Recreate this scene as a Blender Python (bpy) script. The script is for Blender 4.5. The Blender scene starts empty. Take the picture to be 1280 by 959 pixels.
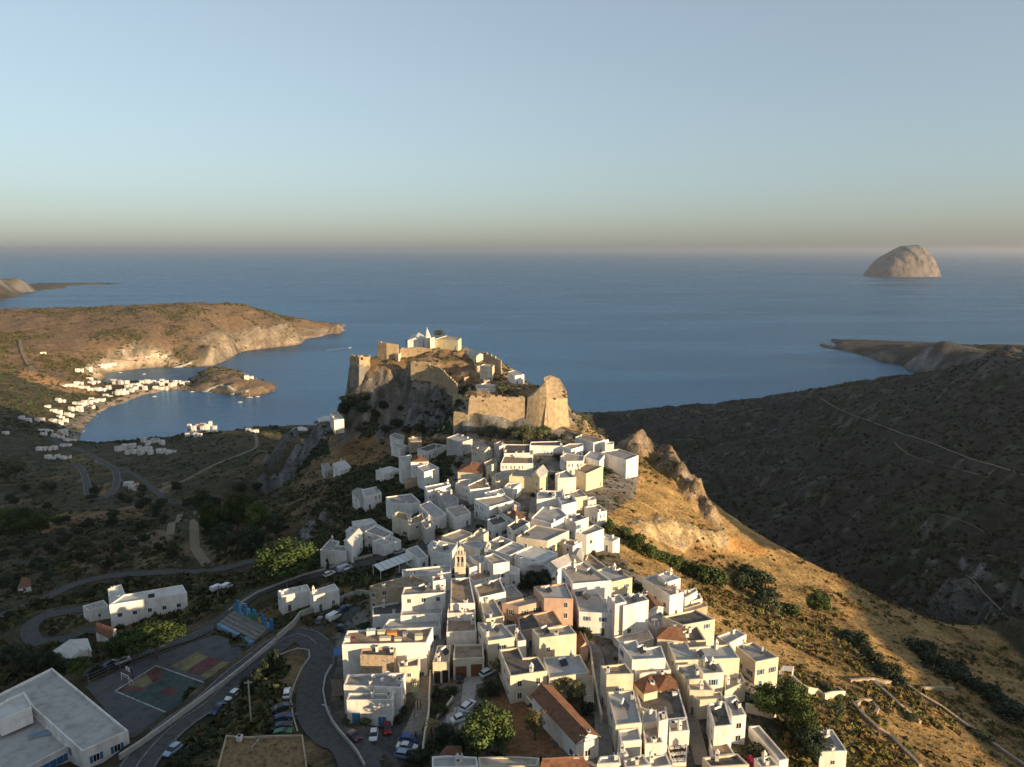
import bpy, bmesh, math, random
import numpy as np
from mathutils import Vector, Matrix
random.seed(7); RNG = np.random.default_rng(11)
R = math.radians
SC = bpy.context.scene
COL = SC.collection

# ------------------------------------------------------------------ camera, sky, sun, exposure
CAM_Z = 290.0; FPX = 900.0; CX, CY = 640.0, 479.5; HOR = 312.0
TH = math.atan((CY-HOR)/FPX); CT, ST = math.cos(TH), math.sin(TH)
cam = bpy.data.objects.new('camera', bpy.data.cameras.new('camera')); COL.objects.link(cam)
cam.location = (0, 0, CAM_Z); cam.rotation_euler = (math.pi/2-TH, 0, 0)
cam.data.sensor_fit = 'HORIZONTAL'; cam.data.sensor_width = 36; cam.data.lens = 36*FPX/1280
cam.data.clip_start = 1; cam.data.clip_end = 400000
SC.camera = cam
SUN_EL, SUN_AZ = R(9.2), R(126)          # azimuth clockwise from +Y
w = bpy.data.worlds.new('World'); SC.world = w; w.use_nodes = True
wn = w.node_tree.nodes; wl = w.node_tree.links
sky = wn.new('ShaderNodeTexSky'); sky.sky_type = 'NISHITA'; sky.sun_disc = False
sky.sun_elevation = SUN_EL; sky.sun_rotation = SUN_AZ
sky.altitude = 290; sky.air_density = 1.1; sky.dust_density = 1.2; sky.ozone_density = 7.0
bg = wn['Background']; bg.inputs['Strength'].default_value = 0.15
sg = wn.new('ShaderNodeGamma'); sg.inputs[1].default_value = 0.66; wl.new(sky.outputs[0], sg.inputs[0])
sh_ = wn.new('ShaderNodeHueSaturation'); sh_.inputs['Saturation'].default_value = .72; wl.new(sg.outputs[0], sh_.inputs['Color'])
wb = wn.new('ShaderNodeVectorMath'); wb.operation = 'MULTIPLY'; wb.inputs[1].default_value = (1.24, 1.05, .86)      # white balance of the air
wl.new(sh_.outputs[0], wb.inputs[0]); wl.new(wb.outputs[0], bg.inputs['Color'])
sd = bpy.data.lights.new('sun', 'SUN'); sun = bpy.data.objects.new('sun', sd); COL.objects.link(sun)
sd.energy = 3.8; sd.angle = R(0.55); sd.color = (1.0, 0.73, 0.43)
sv = Vector((math.sin(SUN_AZ)*math.cos(SUN_EL), math.cos(SUN_AZ)*math.cos(SUN_EL), math.sin(SUN_EL)))
sun.rotation_euler = sv.to_track_quat('Z', 'Y').to_euler(); sun.location = sv*500
SC.view_settings.view_transform = 'Standard'; SC.view_settings.look = 'None'
SC.view_settings.exposure = 1.25; SC.view_settings.gamma = 1.0
SC.render.engine = 'CYCLES'; cy = SC.cycles
cy.max_bounces = 5; cy.diffuse_bounces = 4; cy.glossy_bounces = 2; cy.transmission_bounces = 2; cy.volume_bounces = 0
cy.transparent_max_bounces = 4; cy.use_denoising = True; cy.caustics_reflective = False; cy.caustics_refractive = False

# ------------------------------------------------------------------ pixel <-> place
def ray(px, py):
    u = (px-CX)/FPX; v = (py-CY)/FPX
    return u, CT - v*ST, -ST - v*CT
def plane(px, py, z):
    dx, dy, dz = ray(px, py); t = (z-CAM_Z)/dz
    return Vector((dx*t, dy*t, z))
def depth(px, py, Y):
    dx, dy, dz = ray(px, py); t = Y/dy
    return Vector((dx*t, Y, CAM_Z+dz*t))

# ------------------------------------------------------------------ helpers
def tag(o, label=None, cat=None, group=None, kind=None):
    if label: o['label'] = label
    if cat: o['category'] = cat
    if group: o['group'] = group
    if kind: o['kind'] = kind
    return o
def link(name, me, parent=None):
    o = bpy.data.objects.new(name, me); COL.objects.link(o)
    if parent: o.parent = parent
    return o
def empty(name, loc, rz=0.0, label=None, cat=None, group=None):
    o = bpy.data.objects.new(name, None); COL.objects.link(o)
    o.location = loc; o.rotation_euler = (0, 0, rz); o.empty_display_size = 0.5
    return tag(o, label, cat, group)
class MB:
    """collects polygons with a material index"""
    def __init__(s): s.v = []; s.f = []; s.m = []
    def poly(s, pts, mi=0):
        n = len(s.v); s.v += [tuple(p) for p in pts]; s.f.append(tuple(range(n, n+len(pts)))); s.m.append(mi)
    def prism(s, pts, z0, z1, mi=0, top=None, bottom=True):
        """pts CCW list of (x,y)"""
        n = len(pts); b = len(s.v)
        s.v += [(p[0], p[1], z0) for p in pts] + [(p[0], p[1], z1) for p in pts]
        for i in range(n):
            j = (i+1) % n; s.f.append((b+i, b+j, b+n+j, b+n+i)); s.m.append(mi)
        s.f.append(tuple(b+n+i for i in range(n))); s.m.append(mi if top is None else top)
        if bottom: s.f.append(tuple(b+i for i in reversed(range(n)))); s.m.append(mi)
    def box(s, x0, x1, y0, y1, z0, z1, mi=0, top=None):
        s.prism([(x0, y0), (x1, y0), (x1, y1), (x0, y1)], z0, z1, mi, top)
    def rbox(s, c, ax, ln, wd, z0, z1, mi=0):
        """box centred at c (x,y) with long axis ax (2d unit)"""
        nx = (-ax[1], ax[0]); P = []
        for a, b in ((-1, -1), (1, -1), (1, 1), (-1, 1)):
            P.append((c[0]+ax[0]*a*ln/2+nx[0]*b*wd/2, c[1]+ax[1]*a*ln/2+nx[1]*b*wd/2))
        s.prism(P, z0, z1, mi)
    def tube(s, p, q, r0, r1=None, n=8, mi=0, cap=True):
        p = Vector(p); q = Vector(q); r1 = r0 if r1 is None else r1
        d = (q-p).normalized(); a = d.orthogonal().normalized(); c = d.cross(a); b = len(s.v)
        for k in range(n):
            t = 2*math.pi*k/n; e = a*math.cos(t)+c*math.sin(t); s.v.append(tuple(p+e*r0)); 
        for k in range(n):
            t = 2*math.pi*k/n; e = a*math.cos(t)+c*math.sin(t); s.v.append(tuple(q+e*r1))
        for k in range(n):
            j = (k+1) % n; s.f.append((b+k, b+j, b+n+j, b+n+k)); s.m.append(mi)
        if cap:
            s.f.append(tuple(b+n+k for k in range(n))); s.m.append(mi); s.f.append(tuple(b+k for k in reversed(range(n)))); s.m.append(mi)
    def cone(s, pts, z0, apex, mi=0):
        n = len(pts); b = len(s.v); s.v += [(p[0], p[1], z0) for p in pts]+[tuple(apex)]
        for i in range(n): s.f.append((b+i, b+(i+1) % n, b+n)); s.m.append(mi)
    def mesh(s, name, mats, smooth=False):
        me = bpy.data.meshes.new(name); me.from_pydata(s.v, [], s.f)
        for m in (mats if isinstance(mats, (list, tuple)) else [mats]): me.materials.append(m)
        me.polygons.foreach_set('material_index', s.m)
        if smooth: me.polygons.foreach_set('use_smooth', [True]*len(s.f))
        me.update(); return me
    def build(s, name, mats, parent=None, smooth=False):
        return link(name, s.mesh(name, mats, smooth), parent)
def np_mesh(name, V, F, mats, cols=None, smooth=True):
    me = bpy.data.meshes.new(name); V = np.asarray(V, dtype=np.float32); F = np.asarray(F, dtype=np.int32); k = F.shape[1]
    me.vertices.add(len(V)); me.vertices.foreach_set('co', V.ravel())
    me.loops.add(F.size); me.loops.foreach_set('vertex_index', F.ravel())
    me.polygons.add(len(F)); me.polygons.foreach_set('loop_start', np.arange(0, F.size, k, dtype=np.int32))
    me.polygons.foreach_set('loop_total', np.full(len(F), k, dtype=np.int32))
    if smooth: me.polygons.foreach_set('use_smooth', np.ones(len(F), dtype=bool))
    for m in mats: me.materials.append(m)
    me.update(); me.validate()
    if cols is not None:
        for nm, c in cols.items():
            a = me.color_attributes.new(nm, 'FLOAT_COLOR', 'POINT'); a.data.foreach_set('color', np.asarray(c, dtype=np.float32).ravel())
    return me

# ------------------------------------------------------------------ materials
def mat(name, col, rough=0.85, var=0.12, scale=1.5, dark=None, spec=0.3, bump=0.0, metal=0.0, bscale=None, stain=0.0):
    """plain surface with a two-scale mottle, optional relief and streaks of grime"""
    m = bpy.data.materials.new(name); m.use_nodes = True; nt = m.node_tree; N = nt.nodes; L = nt.links
    b = N['Principled BSDF']; b.inputs['Roughness'].default_value = rough; b.inputs['Metallic'].default_value = metal
    b.inputs['Specular IOR Level'].default_value = spec
    tc = N.new('ShaderNodeTexCoord'); co = tc.outputs['Object']
    n1 = N.new('ShaderNodeTexNoise'); n1.inputs['Scale'].default_value = scale; n1.inputs['Detail'].default_value = 6; n1.inputs['Roughness'].default_value = .65
    L.new(co, n1.inputs['Vector'])
    rp = N.new('ShaderNodeValToRGB'); e = rp.color_ramp.elements
    d = dark or tuple(c*(1-3*var) for c in col); hi = tuple(min(1, c*(1+1.2*var)) for c in col)
    e[0].position = .30; e[0].color = (*d, 1); e[1].position = .72; e[1].color = (*hi, 1)
    x = rp.color_ramp.elements.new(.5); x.color = (*col, 1)
    L.new(n1.outputs['Fac'], rp.inputs[0]); out = rp.outputs[0]
    if stain:
        n2 = N.new('ShaderNodeTexNoise'); n2.inputs['Scale'].default_value = scale*.35; n2.inputs['Detail'].default_value = 8; n2.inputs['Roughness'].default_value = .75
        mp = N.new('ShaderNodeMapping'); mp.inputs['Scale'].default_value = (1, 1, .25); mp.inputs['Location'].default_value = (3.1, 7.7, 1.3)
        L.new(co, mp.inputs[0]); L.new(mp.outputs[0], n2.inputs['Vector'])
        r2 = N.new('ShaderNodeMapRange'); r2.inputs[1].default_value = .5; r2.inputs[2].default_value = .72; r2.inputs[3].default_value = 0; r2.inputs[4].default_value = stain
        L.new(n2.outputs['Fac'], r2.inputs[0])
        mx = N.new('ShaderNodeMix'); mx.data_type = 'RGBA'; mx.inputs[7].default_value = (.20, .16, .12, 1)
        L.new(r2.outputs[0], mx.inputs[0]); L.new(out, mx.inputs[6]); out = mx.outputs[2]
    L.new(out, b.inputs['Base Color'])
    if bump:
        nb = N.new('ShaderNodeTexNoise'); nb.inputs['Scale'].default_value = bscale or scale*4; nb.inputs['Detail'].default_value = 5
        L.new(co, nb.inputs['Vector']); bp = N.new('ShaderNodeBump'); bp.inputs['Strength'].default_value = 1; bp.inputs['Distance'].default_value = bump
        L.new(nb.outputs['Fac'], bp.inputs['Height']); L.new(bp.outputs[0], b.inputs['Normal'])
    return m
M = {}
# ------------------------------------------------------------------ terrain
def vnoise(x, y, seed=0):
    xi = np.floor(x).astype(np.int64); yi = np.floor(y).astype(np.int64); fx = x-xi; fy = y-yi
    fx = fx*fx*(3-2*fx); fy = fy*fy*(3-2*fy)
    def h(a, b):
        n = (a*374761393 + b*668265263 + seed*1442695041) & 0x7fffffff
        n = (n ^ (n >> 13))*1274126177 & 0x7fffffff
        return ((n ^ (n >> 16)) & 0xffff)/65535.0
    return (h(xi, yi)*(1-fx)+h(xi+1, yi)*fx)*(1-fy)+(h(xi, yi+1)*(1-fx)+h(xi+1, yi+1)*fx)*fy
def fbm(x, y, s, oct=4, seed=0, gain=.5):
    r = 0; a = 1; t = 0
    for k in range(oct):
        r = r + a*vnoise(x/s*2**k+17.3*k, y/s*2**k-9.1*k, seed+k); t += a; a *= gain
    return r/t - .5
# control points: (pixel x, pixel y, elevation)
CP = """
600 959 194;540 959 192;700 959 194;800 959 193;900 959 188;600 900 193;700 900 193;800 880 193;610 840 193;700 830 194;790 830 192;590 780 194;680 770 194;760 760 191;
560 730 194;640 720 193;720 700 190;600 690 192;660 670 191;620 650 190;690 650 190;570 660 187;640 610 188;700 610 188;590 610 186;650 575 188;700 570 188;740 590 187;650 546 187;590 545 185;700 545 187;735 560 187;
480 950 190;420 930 190;390 870 190;395 805 189;345 805 189;250 880 189;160 950 189;455 930 190;520 900 191;530 850 191.5;545 800 192;330 870 189.5;300 930 190;350 930 190;500 830 190;440 780 189;400 770 188.5;
200 860 185;285 810 185;130 860 184;220 905 185;150 830 184;240 790 184.5;0 959 188;80 890 184;0 880 180;
200 765 175;140 775 173.5;240 740 174;100 775 173;60 785 171;20 770 168;0 750 163;100 815 179;60 820 176;
340 765 185;300 757 183;355 734 184;411 717 186;467 700 188;520 683 190;430 745 188;480 720 189.5;330 722 177;
450 690 184;420 700 183;390 700 176;480 672 184;500 650 183;460 640 177;440 662 176;385 678 162;400 655 175;375 690 160;350 712 168;290 670 146;290 640 140;240 650 148;250 700 156;200 715 160;100 720 148;0 700 125;30 745 158;
200 640 100;100 650 100;0 640 84;150 600 62;60 600 60;0 592 58;240 603 76;300 575 78;325 552 70;250 545 28;290 540 36;330 540 66;200 570 45;120 570 30;60 560 34;
345 570 100;352 558 108;372 536 120;395 530 136;414 526 140;427 562 150;440 600 168;480 560 166;480 600 174;500 545 165;540 545 172;427 590 160;461 620 176;400 610 148;350 620 118;330 590 98;380 570 130;520 620 182;520 580 175;560 570 182;550 640 185;510 560 172;

0 350 120;20 349 118;40 354 75;0 388 95;30 392 60;60 358 18;75 358 12;
712 510 190;720 522 188;745 545 178;790 562 180;812 560 184;800 590 183;780 640 187;760 690 189;830 590 176;840 600 172;850 605 174;870 630 168;890 655 164;960 692 152;1000 700 146;1050 722 140;1150 772 127;1280 835 118;
820 640 181;830 660 176;855 662 174;855 690 167;800 665 184;900 665 166;900 690 158;930 680 157;850 715 172;900 725 164;950 740 158;1000 755 153;900 785 178;960 820 174;1000 840 171;1050 875 172;1100 850 163;1200 885 150;1280 905 143;1280 959 156;1100 959 177;1000 959 184;980 905 184;930 865 187;870 800 188;830 730 186;800 700 187;1060 800 158;1150 840 150;
1100 640 108;1200 700 122;1280 720 138;1195 745 112;1215 760 108;1280 765 130;1230 790 98;1000 600 88;900 585 62;850 550 46;1000 545 88;1100 565 114;1200 565 142;1280 590 150;1020 502 98;900 515 60;800 517 45;745 517 36;1100 485 125;1160 468 150;1210 452 174;1245 448 186;1280 450 190;1060 640 98;
"""
DP = "150 385 2100;230 382 2150;300 379 2300;330 386 2400;350 396 2450;380 399 2500;410 402 2560;425 404 2530;150 420 1800;150 440 1750;280 415 1995;260 428 1830;320 410 2170;360 405 2250;225 440 1770;0 388 2000;60 395 1950;30 415 1800;100 410 1850;200 410 1900;100 440 1680;30 440 1600;0 460 1420;60 465 1480;0 480 1300;70 480 1407;0 500 1180;60 510 1200;190 428 1800;120 452 1640;240 400 2000;90 388 2080;300 395 2200;437 458 498;463 457.5 498;480 449 505;500 448 505;470 442 512;500 442 515;540 438 515;580 438 510;600 453 490;515 467 477;545 472 458;600 479 458;640 479 440;660 481 440;690 488 425;620 492 424;580 492 424;650 492 420;520 443 512;555 450 490;25 530 1050;0 348 4900;20 347 5000;38 351 5000;10 360 4700;0 386 3050;20 385 3000;-30 380 3300;0 545 960;80 545 1040"
PTS = []
for t in DP.split(';'):
    a = [float(q) for q in t.split()]; PTS.append(tuple(depth(*a)))
for t in CP.replace('\n', '').split(';'):
    if t.strip():
        a = [float(q) for q in t.split()]; PTS.append(tuple(plane(*a)))
# places out of the picture's sight or on cliffs: (x, y, z)
PTS += [(0,0,226),(-40,40,224),(-80,70,208),(20,40,236),(50,30,242),(48,52,240),(12,60,226),(50,64,219),(50,76,202),(50,90,197),(30,100,199),(0,100,204),(-30,95,210),(75,40,228),(90,70,196),(120,40,190),(-20,-60,236),(-100,20,220),(-200,40,196),(60,-60,220),(150,-60,206),(300,-60,214),(420,-40,206),(300,60,190),(300,100,184),(400,100,192),(520,50,212),(-300,-100,210),(0,-300,250),(500,-300,230),(-600,-300,200),(-400,60,160),(-600,250,120),(-700,500,90),(-900,800,70),(-1300,1000,90),(-1700,1400,120),  # includes unseen hills behind and right of the camera, raised to cast shade
 (230,330,92),(215,400,84),(190,480,72),(300,260,112),(380,200,152),(170,560,58),(120,680,40),(60,800,22),(0,900,12),(-40,1000,8),
 (450,360,180),(600,420,214),(700,550,215),(800,300,226),(1000,700,205),(900,1000,160),(620,780,190),(700,900,150),(500,1000,110),(300,1150,50),(100,1200,15),(-20,1180,6),(800,1300,70),(1200,1200,120),(1500,600,220),(1500,-300,240),(3000,0,300),(3000,1500,200),
 (-60,560,205),(0,550,200),(-110,540,190),(20,480,192),(40,520,165),(0,640,120),(-60,680,110),(-130,620,120),(-150,560,140),(60,640,90),(-50,800,40),(-150,750,50),(-200,680,60),(-130,900,4),(20,860,20),
 (-128,500,178),(-125,480,165),(-140,505,150),(-118,470,158),(-110,498,207),(-100,492,208),(-98,480,178),(-88,477,176),(-85,486,208),(-72,480,174),(-70,487,209),(-55,468,172),(-56,478,208),(-40,452,175),(-42,466,206),(-36,412,184),(-30,418,204),(-150,520,110),(-170,540,80),(-190,600,55),
 (-20,412,204.5),(0,412,204.5),(16,412,204.5),(26,418,204),(32,430,203),(-20,406,186),(0,406,187),(18,406,188),(32,412,189),(38,424,190),
 (-3000,1000,160),(-3500,3000,150),(-3300,4600,180),(-2500,2200,140),(-2100,2500,120),(-3000,-1000,200),(0,-1000,260),(1500,-1500,260),(-3500,-2500,220),(3500,-2500,260),(3500,3000,160)]
PTS = np.array(PTS)
# coastlines: land polygons given along the waterline (pixels at sea level), closed round by places
def SL(s): return [tuple(plane(float(a.split()[0]), float(a.split()[1]), 0))[:2] for a in s.split(';')]
LAND = [
 # mainland: round the near bay, the isthmus, the far bay, the headland, and back behind the castle
 [(-4000, 4200)] + [(-2600, 3000)] + SL("0 403;12 398;36 388") + [(-1700,3050),(-1250, 2930), (-800, 2880), (-650, 2830)] +
 SL("428 411;430 413;425 417;412 417;400 421;380 424;372 431;345 434;320 437;300 440;285 448;265 457;248 458;245 459;228 459;200 459;170 461;140 465;128 470;122 476;135 479;160 477;185 478;218 479;236 481;240 483;240 488;238 490;222 487;205 489;185 493;160 501;135 510;118 520;108 530;101 541;100 552;104 556;120 554;150 553;180 551;200 549;230 545;250 541;290 540;330 534;345 533;362 531") +
 [(-330, 1180), (-200, 1050), (-130, 930), (-60, 980), (-30, 1180), (100, 1260), (300, 1240), (450, 1380)] +
 SL("1190 473;1160 468;1120 455;1085 446;1060 440;1040 436") + SL("1045 431") + [(1040, 2350), (1300, 2250), (1600, 2100), (4500, 2000), (4500, -4000), (-5000, -4000), (-5000, 3600)],
 SL("236 489;262 489;270 492;290 492;305 496;325 494;344 488;342 480;320 475;300 465;280 460;265 460;250 466;238 478"),
 SL("1024 432;1030 434;1038 436;1040 433;1032 430;1026 430"),
 [(-4000, 4350)] + SL("0 376;20 371;25 366;45 364;60 362;75 361;86 359;80 357;62 358") + [(-3300, 6300), (-4100, 6300)],
]
# low islands of rock: extra control points
for (px, py, z) in [(262,466,24),(275,462,30),(290,470,27),(250,480,12),(262,480,22),(290,480,18),(305,476,20),(310,486,12),(325,482,14),(335,486,6),(275,488,3),(300,490,4),
                    (1031,431,8),(1050,433,9),(1080,437,13),(1100,440,20),(1130,440,28),(1160,430,62),(1175,428,70),(1200,428,66),(1222,431,60),(1140,452,14),(1180,462,16),(1210,455,45),
                    (0,368,40),(15,367,25)]:
    PTS = np.vstack([PTS, [tuple(plane(px, py, z))]])
CO = []
for L_ in LAND:
    q = np.array(L_ + [L_[0]])
    for a, b in zip(q[:-1], q[1:]):
        n = max(1, int(np.hypot(*(b-a))/120)); CO += [(*(a+(b-a)*k/n), 0.0) for k in range(n)]
PTS = np.vstack([PTS, np.array(CO)])
# drop near duplicates
keep = []
for i, p in enumerate(PTS):
    if all(np.hypot(*(p[:2]-PTS[j][:2])) > 1.5 for j in keep): keep.append(i)
PTS = PTS[keep]
D = np.hypot(PTS[:, None, 0]-PTS[None, :, 0], PTS[:, None, 1]-PTS[None, :, 1])
n_ = len(PTS); A = np.zeros((n_+1, n_+1)); A[:n_, :n_] = D; A[:n_, n_] = 1; A[n_, :n_] = 1
A[:n_, :n_] -= np.eye(n_)*0.4
W_ = np.linalg.solve(A, np.append(PTS[:, 2], 0))
def rbf(x, y):
    x = np.asarray(x, float); y = np.asarray(y, float); out = np.full(x.shape, W_[n_]); 
    for k in range(n_): out += W_[k]*np.hypot(x-PTS[k, 0], y-PTS[k, 1])
    return out
def inpoly(x, y, poly):
    c = np.zeros(np.shape(x), bool); P = np.asarray([tuple(p)[:2] for p in poly], float); Q = np.roll(P, -1, 0)
    for (ax, ay), (bx, by) in zip(P, Q):
        if ay == by: continue
        c ^= ((ay > y) != (by > y)) & (x < (bx-ax)*(y-ay)/(by-ay)+ax)
    return c
def segdist(x, y, line, closed=False):
    """distance to a polyline, index and parameter of the nearest segment"""
    P = np.asarray(line, float)[:, :2]
    if closed: P = np.vstack([P, P[:1]])
    best = np.full(np.shape(x), 1e9); bi = np.zeros(np.shape(x), int); bt = np.zeros(np.shape(x))
    for i, (a, b) in enumerate(zip(P[:-1], P[1:])):
        d = b-a; t = np.clip(((x-a[0])*d[0]+(y-a[1])*d[1])/max(d@d, 1e-9), 0, 1)
        r = np.hypot(x-a[0]-t*d[0], y-a[1]-t*d[1]); m = r < best
        best = np.where(m, r, best); bi = np.where(m, i, bi); bt = np.where(m, t, bt)
    return best, bi, bt
def axis(lo, a, b, hi, step, gl, gr):
    c = list(np.arange(a, b+1e-6, step)); s = step; L = []
    x = a
    while x > lo: s *= 1+gl; x -= s; L.append(x)
    s = step; x = c[-1]; Rr = []
    while x < hi: s *= 1+gr; x += s; Rr.append(x)
    return np.array(L[::-1]+c+Rr)
GX = axis(-4200, -150, 150, 4200, 1.5, .0115, .022); GY = axis(-3500, 90, 470, 7200, 1.5, .06, .0105)
XX, YY = np.meshgrid(GX, GY)
# the base surface on a thinner grid is enough far out, so it is evaluated in full only once
HH = rbf(XX, YY)
coast = np.full(XX.shape, 1e9); land = np.zeros(XX.shape, bool)
jx = XX+16*fbm(XX, YY, 60, 3, 5)*np.clip(YY/1500, .2, 1); jy = YY+16*fbm(XX, YY, 60, 3, 9)*np.clip(YY/1500, .2, 1)
far = (YY > 600)
for L_ in LAND:
    land |= inpoly(jx, jy, L_); coast[far] = np.minimum(coast[far], segdist(jx[far], jy[far], L_, True)[0])
steep = np.clip((fbm(XX, YY, 300, 2, 77)+.35)*2.2, .25, 1.6)
HH = np.where(land, np.maximum(HH, np.minimum(coast*.45*steep, 7)), np.minimum(-.6-coast*.25, -.6)); HH = np.maximum(HH, -14)
shore = np.clip(coast/60, 0, 1)
def sample(x, y):
    x = np.asarray(x, float); y = np.asarray(y, float)
    i = np.clip(np.searchsorted(GX, x)-1, 0, len(GX)-2); j = np.clip(np.searchsorted(GY, y)-1, 0, len(GY)-2)
    fx = (x-GX[i])/(GX[i+1]-GX[i]); fy = (y-GY[j])/(GY[j+1]-GY[j])
    return (HH[j, i]*(1-fx)+HH[j, i+1]*fx)*(1-fy)+(HH[j+1, i]*(1-fx)+HH[j+1, i+1]*fx)*fy
def gz(x, y): return float(sample(x, y))
YS = np.concatenate([np.arange(60, 700, .5), np.geomspace(700, 7000, 3000)])
def hit(px, py):
    """the place on the ground (or sea) where the line through a pixel of the photograph meets it"""
    dx, dy, dz = ray(px, py); t = YS/dy; z = CAM_Z+dz*t; g = np.maximum(sample(dx*t, YS), 0)
    k = np.argmax(z <= g) if (z <= g).any() else len(YS)-1
    if k > 0:
        a = z[k-1]-g[k-1]; b = z[k]-g[k]; f = a/(a-b) if a != b else 0; tt = t[k-1]+(t[k]-t[k-1])*f
    else: tt = t[k]
    x, y = dx*tt, dy*tt
    return Vector((x, y, max(gz(x, y), 0)))
def PX(s, off=None):
    """'x y;x y' in photograph pixels -> ground places;  off=(x0,y0,scale) reads them from an enlarged cut-out"""
    r = []
    for a in s.split(';'):
        x, y = (float(q) for q in a.split()[:2])
        if off: x = off[0]+x/off[2]; y = off[1]+y/off[2]
        r.append(hit(x, y))
    return r
# ------------------------------------------------------------------ roads, level ground, relief
def level(poly, z, soft=3.0):
    m = inpoly(XX, YY, poly); b = (np.abs(XX-np.mean([p[0] for p in poly])) < 120) & (np.abs(YY-np.mean([p[1] for p in poly])) < 120)
    d = np.full(XX.shape, 1e9); d[b] = segdist(XX[b], YY[b], [tuple(p[:2]) for p in poly], True)[0]
    k = np.where(m, 1, np.clip(1-d/soft, 0, 1)); k = k*k*(3-2*k); HH[:] = HH*(1-k)+z*k
def smooth_line(pts, step=3.0):
    P = [Vector(p) for p in pts]; out = []
    for i in range(len(P)-1):
        a = P[max(i-1, 0)]; b = P[i]; c = P[i+1]; d = P[min(i+2, len(P)-1)]; n = max(2, int((c-b).length/step))
        for k in range(n):
            t = k/n; out.append(0.5*((2*b)+(c-a)*t+(2*a-5*b+4*c-d)*t*t+(3*b-a-3*c+d)*t**3))
    out.append(P[-1]); return out
ROADDIST = {}
ROADS = []
def road(name, s, width, cls, off=None, drop=0.12, hold=1.2):
    L_ = smooth_line(PX(s, off))
    zs = np.array([gz(p.x, p.y) for p in L_]); k = 9
    zs = np.convolve(np.pad(zs, (k, k), 'edge'), np.ones(2*k+1)/(2*k+1), 'valid')
    for p, z in zip(L_, zs): p.z = z
    A_ = np.array([tuple(p) for p in L_]); lo = A_.min(0)-width-8; hi = A_.max(0)+width+8
    b = (XX > lo[0]) & (XX < hi[0]) & (YY > lo[1]) & (YY < hi[1])
    d, i, t = segdist(XX[b], YY[b], A_); z = A_[i, 2]*(1-t)+A_[np.minimum(i+1, len(A_)-1), 2]*t
    f = np.clip(1-(d-width/2-hold)/5.0, 0, 1); f = f*f*(3-2*f)
    HH[b] = HH[b]*(1-f)+(z-drop*(d < width/2+hold))*f
    ROADS.append((name, L_, width, cls)); return L_
COURT = PX("105 858;165 829;215 811;268 792;316 806;180 921;160 925"); CZ = 185.0
level(COURT, CZ, 4)
level(PX("436 925;395 905;500 900;530 880;536 900;522 930;500 959;455 959"), 190.2, 6)
main_road = road('road', "150 985;177 955;217 919;256 881;291 850;325 822;345 806;372 794;396 806;402 827;392 858;394 895;415 928;442 957;462 985", 7.4, 'asphalt')
street_up = road('road', "284 770;296 762;320 747;355 734;380 725;411 717;440 707;467 700;495 690;520 683;545 674", 4.2, 'asphalt')
lane_court = road('road', "284 770;262 783;235 794;205 805;165 820;128 836;104 845", 3.6, 'asphalt')
curve_road = road('road', "130 783;110 787;85 795;62 799;44 800;37 790;50 777;85 767;110 762", 5.0, 'asphalt')
valley_road = road('road', "-20 778;5 765;50 749;95 735;140 725;200 716;269 713;315 705;345 700", 4.6, 'asphalt')
hairpin = road('road', "60 545;80 556;112 569;139 584;146 596;143 612;131 620;113 621;108 603;103 588;94 581", 6.5, 'asphalt')
down_road = road('road', "139 584;159 588;180 601;199 618;212 627;240 629", 5.5, 'asphalt')
for s, w_ in (("199 618;206 611;240 596;277 577;306 566;321 553;311 542;290 537", 3.6), ("56 654;112 644;176 632;190 628", 3.2), ("246 640;243 665;246 690;262 706", 4.5), ("225 644;215 656;212 668", 4.0),
              ("1026 498;1050 512;1083 525;1122 540;1157 551;1197 566;1240 582;1290 597", 2.0), ("1208 712;1225 729;1280 769", 1.0), ("1170 645;1205 650;1230 663", .8),
              ("25 425;28 440;40 460;60 470;95 476", 7), ("60 438;110 442;150 447;180 449", 5), ("1118 553;1140 570;1180 582;1225 592", 1.1),
              ("700 838;735 842;744 817", 2.5)):
    road('path', s, w_, 'dirt')
alleys = [road('street', "505 932;518 912;529 884;538 841;545 810;556 777;561 735", 3.6, 'paving'),
          road('street', "757 955;752 892;748 836;742 812;715 790", 3.2, 'paving'),
          road('street', "878 958;862 892;849 858;836 828;815 800", 3.0, 'paving'),
          road('street', "664 655;668 625;672 605;676 590", 3.0, 'paving')]
# slope, rock and colour of the ground
gy_, gx_ = np.gradient(HH, GY, GX); SLOPE = np.hypot(gx_, gy_)
dist = np.hypot(XX, YY)
def region(s, jit=6, off=None):
    p = PX(s, off) if isinstance(s, str) else s
    sc = jit*np.clip(dist/300, .6, 5)
    n1 = fbm(XX, YY, 12, 3, 31)+fbm(XX, YY, 40, 2, 33); n2 = fbm(XX, YY, 12, 3, 41)+fbm(XX, YY, 40, 2, 43)
    return inpoly(XX+sc*n1, YY+sc*n2, [tuple(q[:2]) for q in p])
TOWN = "470 740;520 692;556 668;540 640;556 600;575 560;580 545;720 540;800 560;795 620;745 660;800 720;880 780;1000 860;1015 959;700 975;535 975;395 895;425 770"
GOLD = "712 503;760 545;850 600;960 690;1050 720;1150 770;1285 835;1285 985;960 985;990 870;880 780;800 720;740 660;790 620;800 560;725 540"
m_town = region(TOWN, 2)
m_gold = region(GOLD, 5)
m_head = region([(-2600, 1330), (-900, 1400), (-800, 1500), (-640, 1500), (-500, 1600), (-300, 1500), (-100, 2600), (-400, 3100), (-1900, 3200), (-3600, 3600), (-3600, 1330)], 8)
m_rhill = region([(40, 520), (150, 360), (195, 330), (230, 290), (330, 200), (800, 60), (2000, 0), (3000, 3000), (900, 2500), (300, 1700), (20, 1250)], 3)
m_castle = region([(-135, 425), (-30, 408), (36, 408), (48, 425), (40, 520), (-30, 590), (-140, 570)], 1)
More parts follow.
